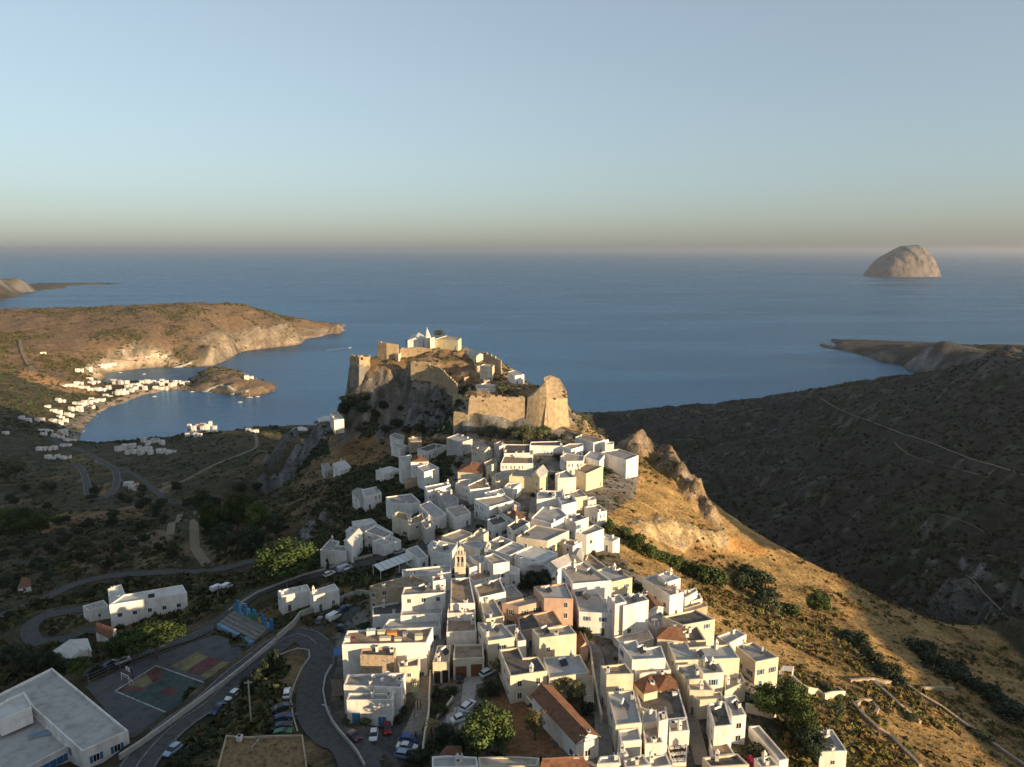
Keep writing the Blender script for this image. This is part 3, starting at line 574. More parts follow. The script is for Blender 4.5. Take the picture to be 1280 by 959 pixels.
def build_house(H_):
    rnd = random.Random(int(H_.px[0]*31+H_.px[1]*17)); P = H_.poly; cx_ = sum(p[0] for p in P)/len(P); cy_ = sum(p[1] for p in P)/len(P)
    root = empty(H_.name, (cx_, cy_, H_.g), 0, None, H_.cat, H_.group); H_.root = root
    O = (cx_, cy_, H_.g); Q = [(p[0]-cx_, p[1]-cy_) for p in P]; zt = H_.z-H_.g; lo = H_.low-H_.g; wm = WALL[H_.wall]
    b = MB(); n = len(Q)
    if H_.style == 'flat':
        par = .42 if H_.h > 3.2 else .25; th = .28; I_ = offset(Q, th)
        for i in range(n):
            j = (i+1) % n
            b.poly([(*Q[i], lo), (*Q[j], lo), (*Q[j], zt+par), (*Q[i], zt+par)]); b.poly([(*Q[i], zt+par), (*Q[j], zt+par), (*I_[j], zt+par), (*I_[i], zt+par)])
            b.poly([(*I_[j], zt-.1), (*I_[i], zt-.1), (*I_[i], zt+par), (*I_[j], zt+par)])
        b.build('wall', wm, root)
        r = MB(); J_ = offset(Q, th-.012); r.prism(J_, zt-.25, zt, 0)
        r.build('roof', ROOF[H_.roof], root)
    elif H_.style == 'canopy': pass
    else:
        b.prism(Q, lo, zt-.14, 0); rise = min(2.2, max(1.0, .28*min(math.dist(Q[0], Q[1]), math.dist(Q[1], Q[2]))))
        b.build('wall', wm, root); rb, R0, R1 = roof_ridge(Q, zt, rise, H_.style)
        rm = TILE if H_.roof == 't' else ROOF[H_.roof]; me = rb.mesh('roof', [rm, wm]); uv_planar(me); ro = link('roof', me, root)
        if H_.style in ('gable', 'hip') and math.dist(R0, R1) > .8:
            k = MB(); k.tube((R0[0], R0[1], R0[2]+.02), (R1[0], R1[1], R1[2]+.02), .12, n=6); k.build('ridge', rm, ro)
    # openings on the walls
    if H_.win > 0:
        wk = rnd.choice(WINS); door_done = False
        for i in range(n):
            a = Vector(P[i]); c = Vector(P[(i+1) % n]); d = c-a; ln = d.length
            if ln < 2.2: continue
            d /= ln; nv = Vector((d.y, -d.x)); mid = (a+c)/2
            if nv.dot(-mid.normalized()) < -.35: continue
            ang = math.atan2(d.y, d.x); gl = max(max(gz(mid.x+nv.x*.6, mid.y+nv.y*.6), 0)-H_.g, lo+.3); hh = zt-gl
            if hh < 2.2: continue
            ns = max(1, int((hh+.4)/2.9)); nc = max(1, int(ln/3.3)); used = False
            for st in range(ns):
                z = gl+1.55+2.9*st
                if z > zt-.75: continue
                for k in range(nc):
                    if rnd.random() > .6*H_.win: continue
                    q = a+d*(ln*(k+.5)/nc)+nv*0.0; t_ = q+nv*.8
                    if any(o is not H_ and o.z > z+H_.g-.3 and o.bb[0] < t_.x < o.bb[1] and o.bb[2] < t_.y < o.bb[3] and inpoly(np.array([t_.x]), np.array([t_.y]), o.poly)[0] for o in HOUSES): continue
                    if st == 0 and not door_done and nc > 0 and rnd.random() < .6:
                        o = link('door', rnd.choice(DOORS), root); o.location = (q.x-cx_, q.y-cy_, gl-.02); o.rotation_euler = (0, 0, ang); door_done = True; continue
                    o = link('window', wk[0], root); o.location = (q.x-cx_, q.y-cy_, z); o.rotation_euler = (0, 0, ang); used = True
                    if H_.px[1] > 640: p_ = link('pane', wk[1], o)
    nch = H_.chim if H_.chim is not None else (rnd.choice((0, 1, 1, 2)) if H_.h > 3.5 else 0)
    for k in range(nch):
        i = rnd.randrange(n); j = (i+1) % n; f = rnd.uniform(.2, .8); I2 = offset(Q, .75); x = I2[i][0]*(1-f)+I2[j][0]*f; y = I2[i][1]*(1-f)+I2[j][1]*f
        o = link('chimney', CHIM[rnd.choice((0, 0, 1, 2))], root); o.location = (x, y, zt); o.rotation_euler = (0, 0, rnd.choice((0, .4, -.3)))
    return root
HDATA = """
A|308 160 345 140 415 165 405 195 365 190|5|w|g
A|318 232 370 222 440 245 385 264|5|w|l
A|455 182 545 172 552 203 470 206|6|s|c
A|530 270 655 226 745 240 600 286|5|w|d
A|762 180 850 148 955 190 870 214|8|g|l
A|955 256 1040 212 1125 262 1058 284|7|c|g|gable
A|1140 226 1190 208 1217 230 1178 246|8|g|g
A|380 332 465 318 490 360 402 372|11|w|l
A|470 366 482 318 545 314 614 362|11|w|t|hip
A|528 412 622 384 687 420 580 452|8|w|l
A|428 516 520 494 528 510 440 531|3|p|b
A|197 440 300 410 370 430 262 470|4|w|w
A|0 604 84 582 112 640 58 660|5.5|w|g|gable
A|86 596 190 574 228 620 112 650|6.5|w|l
A|280 656 470 630 537 692 480 708 330 702|6|w|g
A|330 806 370 775 462 800 450 850|7|c|b
A|452 842 556 792 572 850 464 872|6.5|c|b
A|560 850 610 820 650 880 590 905|6|g|g
A|545 720 620 690 745 790 650 826|6|w|l
A|588 572 765 538 780 556 610 602|7|w|l
A|690 612 775 602 845 680 760 722|6|g|g
A|760 746 880 720 940 780 830 816|5|w|c
A|845 445 880 384 1050 375 1036 456|7|c|t|hip|cream house with bright orange hipped roof below the castle wall
A|1060 380 1140 345 1152 380 1078 406|6|c|b
A|835 546 870 520 940 512 926 572|6|w|c
A|932 562 1060 502 1096 576 950 592|6|w|b
A|1066 620 1195 590 1216 625 1082 656|5|w|w
A|990 672 1215 640 1279 682 1102 732|6|w|c
A|1125 490 1200 455 1270 468 1276 500 1180 515|5|c|c
A|10 852 150 830 186 860 50 890|6|w|w
A|110 930 200 878 315 940 240 976|5|w|g
A|-50 920 20 895 80 930 10 955|5|w|w|gable
A|1092 836 1190 810 1240 850 1130 880|5|w|d
B|640 112 690 90 890 130 780 152|6|w|b
B|888 152 935 150 932 166 886 168|7|w|w
B|845 232 985 208 1130 258 1040 292|8|w|g|flat|large white house with grey side wall at the rocky town end
B|66 200 82 170 265 172 266 236 72 240|6|w|d
B|45 320 70 262 285 276 290 320|6|w|b
B|275 176 285 150 510 145 530 180|5|w|d
B|534 186 590 165 690 164 690 180 600 206|5|w|c
B|145 252 180 214 290 216 288 250|5|w|c
B|520 266 560 240 700 262 692 300 570 302|6|w|c
B|706 266 755 225 860 255 822 302|6|w|l
B|640 370 720 325 845 346 720 402|8|y|b|flat|pale yellow two storey house with brown flat roof at the cliff edge
B|115 424 160 376 280 380 344 428|7|y|c|flat|long yellow house with flat sandy roof in upper town
B|286 402 340 346 415 382 350 432|8|y|l|gable|narrow yellow house with gabled end in upper town
B|480 406 560 380 630 432 500 437|7|w|g
B|335 566 360 540 520 545 530 590 335 606|6|w|l
B|505 602 600 576 640 626 532 652|6|w|l
B|605 552 670 530 720 582 640 592|5|c|c
B|735 602 780 590 792 610 742 618|4|w|w
B|720 672 820 655 875 700 815 712|5|w|c
B|290 762 380 672 500 682 560 740 440 802|6|w|l
B|545 764 610 725 725 756 630 788|6|w|l
B|650 882 790 815 850 846 722 892|7|w|c
B|0 402 80 386 112 426 0 470|5|c|c
B|70 510 100 480 190 480 130 522|5|w|w
B|60 706 130 665 232 746 152 764|7|w|t|hip|white house with red brown hipped roof beside a planted roof terrace
B|100 822 190 766 260 792 140 862|6|w|d|flat|white house with planted dark roof terrace in upper town
B|850 930 880 895 975 920 930 946|4|w|w
B|0 640 60 572 186 650 60 720|5|g|g
E|90 200 230 150 330 186 200 246|6|c|c
E|255 252 390 140 440 166 335 234|5.5|c|c
E|0 320 60 240 190 270 138 342|6|w|l
E|236 258 330 240 430 250 380 302|5|w|l
E|430 300 452 250 545 206 640 245 500 312|6|w|c
E|510 318 645 248 755 290 620 352|6|w|l
E|670 370 690 320 800 285 990 340 880 402 720 410|6|w|w
E|735 415 815 370 895 425 802 442|5|w|g|hip
E|890 422 1060 346 1110 402 960 472|6|w|l|gable
E|690 206 830 115 1080 160 920 236 830 226|7|c|g|flat|big cream house with grey angled roof and row of windows
E|268 396 300 366 388 430 306 452|6|w|l
E|312 366 370 350 442 400 384 416|7|w|l
E|428 366 490 345 600 405 496 422|8|w|c
E|528 500 600 430 690 466 690 502|4|w|w
E|305 522 440 466 520 490 498 520 332 556|4|w|b
E|165 546 290 540 330 735 160 736|8|w|b|flat|long narrow house with brown roof and white parapet behind bell tower alley
E|146 752 330 752 336 812 136 814|6.5|w|b
E|136 846 330 838 342 958 130 966|5|w|b
E|350 602 530 550 576 646 390 688|7|w|b
E|402 732 485 706 560 840 430 862|6|c|g
E|830 612 1060 585 1112 700 905 694|8.5|p|l|flat|peach coloured house with pale blue grey roof terrace
E|588 742 826 682 870 722 692 764|6|p|c
E|700 862 808 826 858 930 716 955|4.5|p|d
E|818 832 960 802 1030 910 902 932|4.8|p|b
E|582 622 640 600 715 676 602 690|5|g|g
F|305 0 470 5 555 100 375 126|6|c|l
F|488 22 560 10 632 120 575 128|5|w|b
F|670 46 920 15 968 76 720 106|7|c|c|flat|cream house with sandy roof and three dark windows above garden trees
F|450 182 580 166 612 236 710 230 772 326 525 362|6|c|d|flat|cream house with dark stepped roof beside the bare garden
F|745 236 990 215 1055 336 786 376|5|c|l
F|672 476 800 416 1118 752 968 798|4.5|w|t|gable|long low barn with orange clay tile gable roof
F|975 82 1010 75 1046 140 1002 150|4|p|t|gable
F|60 878 100 822 190 820 196 872|3.5|c|t|hip
F|0 902 100 895 300 905 310 970 0 975|4|w|l
F|735 965 762 912 960 882 1045 965|4|c|t|gable
F|310 900 560 895 720 905 700 960 320 965|3|c|c
C|142 180 212 105 272 118 245 155 355 155 330 192|6.5|w|g|flat|white L shaped house with grey roof below the upper road
C|320 100 415 18 468 45 382 150|8|w|w|gable
C|495 36 570 -5 696 50 640 82|6|w|g
C|560 112 690 72 762 106 642 142|4|w|l
C|825 182 900 155 980 236 922 252|4|w|l
C|990 142 1058 110 1076 176 1010 190|5|w|w|gable
C|795 346 1160 310 1166 360 970 382 800 402|6|w|l|flat|long white house with pale bluish roof below the bell tower
C|545 476 640 446 860 395 965 440 800 472 590 492|8|s|b|flat|stone house with brown roof and ochre front by the car park
C|795 542 810 490 1120 462 1116 522|9|w|g|flat|white two storey house with roof terrace above bluish lower roof
C|796 606 1110 560 1090 690 786 706|5|w|l
C|560 642 780 602 776 690 562 702|4|w|d
C|650 792 690 746 1070 736 1080 800 642 812|4|w|l
C|1036 402 1100 396 1116 420 1042 432|10|w|b
O|347 740 384 732 388 739 352 747|5|w|w|flat|low white house with blue door beside the upper road
O|387 741 418 731 424 738 392 747|5|w|w|flat|low windowless white house next to the blue doored one
D|255 150 290 55 865 30 820 136|9|w|b|flat|large white hotel block with brown roof full of rooftop clutter
D|376 216 386 176 620 166 602 226|8.3|s|d|flat|ochre stone annex with one dark window against white hotel block
D|625 262 770 240 766 292 640 302|6.2|c|b
D|266 422 290 350 680 336 650 440|6.5|w|g|flat|white taverna rear block with dishes on its grey roof
D|286 522 300 472 602 476 586 522|5.5|w|g|flat|white taverna front with two blue doors facing the car park
F|5 268 36 156 126 153 116 268|4.5|c|c|flat|cream garage with open car bay on its alley side
F|141 246 150 150 340 145 350 238|4.5|c|b|flat|cream garage with two brown doors above the driveway
G|25 336 190 285 392 428 110 452|10|w|c|flat|tall white house with sandy roof and shaded side wall
G|118 504 245 482 402 650 396 690 165 676|6.5|w|l
G|295 352 405 320 560 405 402 440|6|y|l|flat|pale house with curved white roof and cream lit wall
G|212 262 232 215 362 320 300 342|5|c|b
G|86 216 135 165 190 200 180 266|6|w|l|gable
G|35 132 70 100 160 120 100 152|6|w|b
G|498 572 640 534 692 584 517 628|11|w|g|flat|tall bright white three storey house with terrace parapet
G|396 560 470 545 514 598 446 613|10.5|w|l
G|446 882 700 826 735 886 620 922 480 912|3|w|c
G|702 662 650 526 690 512 826 632|5|w|t|gable
G|676 412 790 380 972 520 880 546|6|w|c|flat|long white house with slatted shadows and terrace at slope edge
G|792 386 860 358 948 410 862 436|8|w|w
G|952 532 1080 496 1086 512 1000 560|5|w|c
G|1012 566 1110 540 1126 570 1050 592|4|w|d
G|1000 652 1150 606 1166 626 1020 672|3|s|c
G|842 722 1080 670 1216 740 982 782|8|c|d|flat|big cream house with dark grey roof and blank lit wall
G|690 742 800 690 870 760 772 812|4|g|g
H|545 92 560 30 700 20 720 110|7|c|t|hip|cream house with dark orange hipped roof beside black flat roof
H|708 62 810 20 872 120 748 126|6.5|c|d
H|165 292 330 275 385 346 205 352|8|c|b|flat|tall cream house with brown roof between two lanes
H|286 130 405 116 430 176 570 156 600 240 376 252|7|w|l|flat|white L shaped house with pale roof in front of the three storey house
H|386 266 600 246 636 320 396 346|5|w|c
H|390 392 500 346 546 440 456 462|4.8|c|t|hip|first small orange pyramid roof house beside dark roof terrace
H|512 346 650 336 680 430 552 446|4.8|c|t|hip|second small orange pyramid roof house nearer the dark lane
H|402 470 685 436 745 640 620 652 430 570|4|w|d|flat|white walled dark roof terrace half in shade by the lane
H|210 466 388 452 440 675 266 692|6|c|l
H|442 592 540 586 546 668 442 682|5|w|l
H|622 662 745 646 760 726 626 738|5|w|c
H|548 602 605 590 616 650 556 666|8|w|d
H|442 692 550 682 584 810 466 816|4|w|g
H|280 722 420 706 440 790 300 802|5|w|l
H|160 902 290 886 300 946 140 952|5|w|l
H|320 926 450 886 500 960 330 976|5|w|c
H|460 906 606 882 640 960 510 976|4|w|g
H|276 852 325 840 350 886 292 896|6|w|b
H|610 132 735 126 760 166 1030 146 1096 240 665 256|7|c|l|flat|long cream house with pale L shaped roof and chimneys
H|666 286 800 276 848 380 732 386|6|c|g
H|802 276 960 270 992 336 852 346|6|w|l|flat|white house with two dark square windows on its lit front
H|736 392 865 386 920 458 762 456|5.5|c|c
H|758 466 975 464 982 510 812 522|5|c|c
H|882 542 1000 530 1046 690 926 702|7|w|d|flat|white house with dark rectangular roof sunk behind its parapet
H|986 492 1070 486 1140 620 1046 632|6|w|l
H|892 776 990 766 1066 880 912 892|3|w|b
H|846 906 1080 880 1160 956 900 972|4|c|d
I|260 306 355 280 496 366 370 392|7|c|g|flat|cream cube house with white parapet standing over the dry slope
I|156 250 265 210 320 240 216 292|5|w|l
I|676 776 790 760 870 880 722 886|4|w|l|flat|low white cottage with grey roof alone on the golden field
I|332 740 390 736 550 920 500 932|3|w|g
I|362 920 450 906 500 962 402 972|4|w|g
I|200 462 290 450 316 500 202 552|4|c|g
S|936 216 1015 190 1060 236 992 262|5|w|w
S|860 215 905 208 935 255 885 270|4|g|g
P|410 766 490 746 500 770 420 790|4|w|w|gable
P|492 730 540 718 586 770 520 778|6|w|l
P|240 830 300 818 345 828 280 845|4|w|w
L|548 152 620 100 915 50 938 90|7|w|w|flat|long white building with five dark windows above the olive grove
L|540 72 608 46 630 100 556 152|8.5|w|w|flat|taller white end block of the long building by the grove
L|415 156 520 126 546 156 446 182|4|w|l|flat|small white house with blue door beside the long building
L|270 376 435 316 456 376 346 416|3.5|w|w|gable|low white cottage with white pitched roof among dark trees
L|480 276 500 246 582 266 560 318|3|w|t|gable|small hut with red brown tiled roof by the pines
L|90 62 112 8 150 15 152 50|5|w|t|hip|tiny white chapel with brown top out on the terraces
N|640 975 712 706 870 716 1040 706 1272 702 1310 975|4|s|y|flat|flat stone building with dry grass on its roof by the hairpin
"""
for ln_ in HDATA.strip().split('\n'):
    q = ln_.split('|'); house(q[0], q[1], float(q[2]), q[3], q[4], q[5] if len(q) > 5 else 'flat', q[6] if len(q) > 6 else None, win=(0 if q[2] == '3' else (.3 if 'hotel block' in (q[6] if len(q) > 6 else '') else 1.0)))
    if len(q) > 7: pass
CASTLE = """Q|18 131 100 107 195 124 172 141|205|506|y|c|flat|long ochre castle building with row of small windows
Q|165 193 215 178 356 236 282 252|285|486|c|l|gable|vaulted castle hall with lit gable end
Q|320 306 350 297 416 303 402 319|378|455|c|c|flat|square cream house inside the castle walls
Q|505 347 555 336 614 365 552 375|405|440|w|l|flat|small white chapel near the castle bastion
Q|290 437 360 424 432 440 420 457 300 463|500|424|w|c|flat|half ruined white house behind the castle curtain wall
Q|340 397 385 389 392 400 346 408|430|448|s|c|flat|
Q|85 257 120 240 132 270 92 284|305|488|s|b|flat|
Q|195 351 255 338 272 372 215 387|415|462|s|b|flat|
Q|275 286 330 276 345 300 290 312|330|472|s|b|flat|
P|1010 243 1040 204 1128 216 1116 244|275|514|w|w|gable|white castle church hall beside its bell turret
P|1142 213 1165 205 1192 226 1160 231|308|505|c|c|flat|tall ochre gate block beside white castle turret
P|905 327 930 317 966 326 948 338|357|497|c|c|flat|small cream block on the upper castle slope
P|775 668 815 640 862 662 800 692|715|494|c|c|gable|small cream chapel under the cliff of the castle rock"""
for ln_ in CASTLE.split('\n'):
    q = ln_.split('|'); o = TILES[q[0]]; base = o[1]+float(q[2])/o[2]; Y = float(q[3]); tp = tile_px(q[0], q[1]); lowpy = max(p[1] for p in tp)
    h = depth(tp[0][0], lowpy, Y).z-depth(tp[0][0], base, Y).z; house(q[0], q[1], h, q[4], q[5], q[6], q[7] or None, Y=Y, base=base, chim=0)
# the bay village: cut-out, centre x, foot y, width, height in the cut-out
KDATA = """J 680 345 150 40;J 780 330 80 40;J 830 375 110 40;J 930 390 110 50;J 1050 390 100 70;J 930 315 110 35;J 790 215 80 60;J 870 190 60 50;J 895 275 60 40;J 1035 150 130 50;J 1120 140 80 40;J 1200 330 120 60;J 1240 400 80 40;J 1180 420 120 50;J 1070 450 90 40;K 600 610 90 40;K 660 625 80 40;K 760 610 120 50;K 840 610 80 50;K 900 605 80 30;K 620 650 90 40;K 700 630 60 40;K 560 600 50 30;K 800 628 70 30;
J 595 510 100 50;J 470 550 60 40;J 240 690 100 50;J 390 690 80 50;J 550 620 100 60;J 600 660 80 40;J 540 710 110 50;J 630 720 80 70;J 620 800 80 60;J 590 860 160 60;J 690 900 120 40;J 440 800 130 25;J 430 830 50 20;J 780 530 110 50;J 860 520 100 60;J 930 500 90 60;J 750 590 140 60;J 690 650 100 50;J 820 560 110 50;J 900 560 60 40;J 1000 500 60 40;J 40 820 60 15;J 640 950 100 40;
R 300 15 130 40;R 380 75 160 35;R 830 40 130 70;R 965 45 90 60;R 1100 45 120 40;R 865 262 90 45;R 900 290 90 40;K 990 830 110 50;K 965 862 80 36;K 1040 822 80 45;K 630 935 90 50;K 760 905 110 45;K 720 942 70 45;K 820 945 80 30;K 780 468 100 26;K 1245 575 44 36;J 430 20 60 30;S 400 8 90 40"""
KAP = []
for a in KDATA.replace('\n', '').split(';'):
    t, x, y, w_, h_ = a.split(); o = TILES[t]; x, y, w_, h_ = (float(q) for q in (x, y, w_, h_))
    px, py = o[0]+x/o[2], o[1]+y/o[2]; p = hit(px, py); m = math.dist(p, (0, 0, CAM_Z))/FPX
    wp = w_/o[2]; k = max(1, round(wp/5.5))
    for q in range(k):
        rk = random.Random(int(px*13+py*7+q)); x2 = px+wp*((q+.5)/k-.5)*1.05; y2 = py-(rk.random()-.35)*h_/o[2]*.5; p = hit(x2, y2); m = math.dist(p, (0, 0, CAM_Z))/FPX
        KAP.append((p, wp/k*m*rk.uniform(.68, .98), max(2.8, min(7.5, h_/o[2]*m*rk.uniform(.3, .5))), x2, y2))
for i, (p, w_, h_, px, py) in enumerate(KAP):
    rn = random.Random(i*7+3); an = rn.uniform(-.35, .35); dp = max(5, min(11, w_*rn.uniform(.5, .8)))
    ca, sa = math.cos(an), math.sin(an); P = [(p.x+ca*a-sa*b, p.y+sa*a+ca*b) for a, b in ((-w_/2, 0), (w_/2, 0), (w_/2, dp), (-w_/2, dp))]
    H_ = House(); H_.poly = P; H_.g = max(gz(p.x, p.y), .3); H_.h = h_; H_.z = H_.g+h_; H_.wall = 'w'; H_.roof = rn.choice('wwlcg'); H_.style = 'flat' if rn.random() < .8 else 'gable'
    if abs(px-195) < 16 and abs(py-447) < 6: H_.wall = 'c'; H_.roof = 'c'
    if H_.style == 'gable' and rn.random() < .25: H_.roof = 't'
    H_.label = None; H_.name = 'house'; H_.cat = 'house'; H_.win = .8; H_.px = (px, py); H_.chim = 0; H_.group = 'bay'; H_.low = min(gz(*q) for q in P)-.6; HOUSES.append(H_)
for H_ in HOUSES:
    H_.bb = (min(p[0] for p in H_.poly), max(p[0] for p in H_.poly), min(p[1] for p in H_.poly), max(p[1] for p in H_.poly))
for H_ in HOUSES: build_house(H_)
# labels: by look, then by rank of nearness to a landmark one can find
WN = {'w': 'white', 'c': 'cream', 'y': 'yellow', 's': 'stone', 'p': 'peach', 'g': 'grey', 'b': 'blue'}
RN = {'g': 'flat grey roof', 'b': 'flat brown roof', 'l': 'flat pale roof', 'c': 'flat sandy roof', 'w': 'white roof', 'd': 'flat dark roof', 'y': 'dry grass roof', 't': 'orange tiled roof'}
MARKS = [('the bell tower', 575, 705), ('the castle wall', 640, 520), ('the orange hipped roof', 588, 590), ('the peach house', 690, 750), ('the three storey house', 785, 765), ('the taverna', 470, 880), ('the pyramid roofs', 817, 858),
         ('the tiled barn', 705, 895), ('the lone field cottage', 1035, 930), ('the big angled house', 680, 670), ('the cliff edge house', 735, 610), ('the red roofed mansion', 522, 580), ('the upper road L house', 420, 690), ('the castle church', 535, 425)]
KM = [('the sandy beach', 150, 500), ('the far bay', 130, 470), ('the hairpin road', 130, 600), ('the dark beach bend', 95, 540), ('the wooded shore', 60, 525), ('the near bay shore', 230, 545), ('the isthmus rock', 240, 480)]
ORD = ['nearest', 'second nearest', 'third nearest', 'fourth nearest', 'fifth nearest', 'sixth nearest', 'seventh nearest', 'eighth nearest', 'ninth nearest', 'tenth nearest', 'eleventh nearest', 'twelfth nearest', 'thirteenth nearest', 'fourteenth nearest', 'fifteenth nearest', 'sixteenth nearest', 'seventeenth nearest', 'eighteenth nearest', 'nineteenth nearest', 'twentieth nearest']
sets = {}
for H_ in HOUSES:
    if H_.group == 'bay': H_.group = 'houses round the bay below'; H_.root['group'] = H_.group; ms = KM
    else: ms = MARKS
    if H_.label: H_.root['label'] = H_.label; continue
    rr = RN[H_.roof].replace('flat', 'pitched') if H_.style != 'flat' else RN[H_.roof]
    if H_.style != 'flat' and H_.roof in 'wt': rr = 'pitched '+rr
    sz = 'small ' if abs(area(H_.poly)) < 45 else ('tall ' if H_.h > 7.5 else '')
    d = f"{sz}{WN[H_.wall]} house with {rr}"
    mk = min(ms, key=lambda m: math.hypot(m[1]-H_.px[0], m[2]-H_.px[1])); sets.setdefault((d, mk), []).append(H_)
    if H_.group != 'houses round the bay below': H_.root['group'] = 'whitewashed houses of the hill town'
for (d, mk), L_ in sets.items():
    L_.sort(key=lambda H_: math.hypot(mk[1]-H_.px[0], mk[2]-H_.px[1]))
    for k, H_ in enumerate(L_):
        if False and len(d.split())+len(mk[0].split()) > 11: d = d.replace('pitched pitched', 'pitched').replace('small ', '').replace('tall ', '').replace('pitched ', '', 1)
        H_.root['label'] = f"{d}, {ORD[min(k, 19)]} such to {mk[0]}"
# ------------------------------------------------------------------ roads, court, walls
ASPH = mat('asphalt', (.088, .086, .083), .93, .14, .8, spec=.12, stain=.0); CONC = mat('concrete', (.40, .37, .32), .92, .1, .9, spec=.1, stain=.35); OLDC = mat('weathered_concrete', (.23, .215, .19), .95, .15, .8, stain=.4); DIRT = mat('dirt_track', (.235, .185, .13), .98, .16, .7, spec=.04)
PAVE = mat('paving', (.27, .24, .205), .92, .12, 1.0, spec=.1, stain=.3); PAINT = mat('road_paint', (.42, .41, .385), .85, .3, 1.5)
def ribbon(L_, width, z, m, name, edge=None):
    V = []; F = []; n = len(L_); D_ = []
    for i, p in enumerate(L_):
        d = (L_[min(i+1, n-1)]-L_[max(i-1, 0)]); d.z = 0; d.normalize(); nv = Vector((-d.y, d.x, 0)); rw = width
        for k in (-.5, -.17, .17, .5):
            q = p+nv*rw*k; V.append((q.x, q.y, max(p.z if abs(k) < .2 else p.z, gz(q.x, q.y))+z))
    for i in range(n-1):
        for k in range(3): a = i*4+k; F.append((a, a+4, a+5, a+1))
    o = link(name, np_mesh(name, V, [f[::-1] if False else (f[3], f[2], f[1], f[0]) for f in F], [m])); return tag(o, kind='structure')
for nm, L_, wd, cls in ROADS:
    ribbon(L_, wd, .10 if cls != 'dirt' else .06, {'asphalt': ASPH, 'dirt': DIRT, 'paving': PAVE}[cls], {'asphalt': 'road', 'dirt': 'path', 'paving': 'street'}[cls])
def line_paint(L_, off, w_, z=.16, dash=None):
    out = []; n = len(L_)
    for i in range(n-1):
        if dash and (i//dash) % 2: continue
        r = []
        for j in (i, i+1):
            d = (L_[min(j+1, n-1)]-L_[max(j-1, 0)]); d.z = 0; d.normalize(); nv = Vector((-d.y, d.x, 0)); r += [L_[j]+nv*(off-w_/2), L_[j]+nv*(off+w_/2)]
        out.append([(q.x, q.y, max(q.z, gz(q.x, q.y))+z) for q in (r[0], r[2], r[3], r[1])])
    b = MB()
    for q in out: b.poly(q[::-1] if area([p[:2] for p in q]) < 0 else q)
    tag(b.build('road_marking', PAINT), kind='structure')
line_paint(main_road[:int(len(main_road)*.52)], 0.2, .13); line_paint(main_road[:int(len(main_road)*.5)], 3.3, .11); line_paint(main_road[:int(len(main_road)*.4)], -3.3, .11); line_paint(hairpin, -2.9, .2); line_paint(hairpin, 2.9, .2)
def sheet(name, pts, dz, m, kind='structure', z=None):
    P = [(p.x, p.y) for p in pts]
    if area(P) < 0: P = P[::-1]
    b = MB(); b.poly([(x, y, (gz(x, y) if z is None else z)+dz) for x, y in P]); return tag(b.build(name, m), kind=kind)
# the lower car park and upper lay-by, laid as grids over the ground
def draped(name, s, dz, m, off=None, step=1.5):
    P = [tuple(p[:2]) for p in PX(s, off)]; x0 = min(p[0] for p in P); x1 = max(p[0] for p in P); y0 = min(p[1] for p in P); y1 = max(p[1] for p in P)
    xs = np.arange(x0, x1+step, step); ys = np.arange(y0, y1+step, step); X, Y = np.meshgrid(xs, ys); m_ = inpoly(X, Y, P); ii = np.arange(X.size).reshape(X.shape)
    ok = m_[:-1, :-1] & m_[1:, :-1] & m_[:-1, 1:] & m_[1:, 1:]; F = np.stack([ii[:-1, :-1], ii[:-1, 1:], ii[1:, 1:], ii[1:, :-1]], -1)[ok]
    if len(F): tag(link(name, np_mesh(name, np.stack([X, Y, sample(X, Y)+dz], -1).reshape(-1, 3), F, [m])), kind='structure')
draped('car_park', "436 930;445 906;470 903;505 898;520 885;533 882;540 892;532 906;520 918;517 940;500 962;462 962", .07, ASPH)
draped('lay_by', "372 800;380 776;410 760;448 748;458 756;446 772;430 783;400 790;396 806", .07, ASPH)
draped('driveway', "570 846;606 842;600 874;596 905;575 918;548 905;560 890;575 876", .09, CONC)
draped('verge', "364 888;378 858;392 832;398 850;388 870;390 895;404 930;385 925;374 905", .05, DIRT)
# the sports court with its painted zones
CRT = mat('court_asphalt', (.105, .105, .108), .9, .12, .35, spec=.12, stain=.15); TEAL = mat('court_green', (.05, .08, .072), .9, .2, .5, stain=.3); YEL = mat('court_yellow', (.20, .175, .08), .9, .25, .5, stain=.45); RED = mat('court_red', (.125, .048, .05), .9, .25, .5, stain=.45)
def court(name, s, k, m, tile='O'):
    pts = [plane(x, y, CZ) for x, y in tile_px(tile, s)]; P = [(p.x, p.y) for p in pts]; P = P if area(P) > 0 else P[::-1]
    b = MB(); b.poly([(x, y, CZ+.05+.02*k) for x, y in P]); tag(b.build(name, m), kind='structure')
court('sports_court', "107 859 165 831 215 813 268 794 314 807 181 919 162 923", 1, CRT)
court('court_marking', "575 580 780 455 1025 540 838 692", 2, TEAL, 'L'); court('court_marking', "640 553 730 490 770 541 722 560", 3, YEL, 'L'); court('court_marking', "732 490 788 460 812 480 818 505 800 530 771 541", 3, RED, 'L')
court('court_marking', "580 581 640 554 720 561 752 566 690 581", 3, RED, 'L'); court('court_marking', " ".join(f"{848+42*math.cos(a*.3927):.1f} {582+21*math.sin(a*.3927):.1f}" for a in range(16)), 3, RED, 'L')
court('court_marking', "77 776 270 671 350 706 187 810", 2, YEL, 'M'); court('court_marking', "190 811 352 707 455 736 290 841", 2, RED, 'M'); court('court_marking', "293 842 457 737 525 746 372 872", 2, YEL, 'M')
for s, t in (("574 581 838 692 845 688 580 577", 'L'), ("780 454 1025 540 1030 536 784 450", 'L'), ("574 578 780 452 784 454 578 582", 'L')): court('court_line', s, 4, PAINT, t)
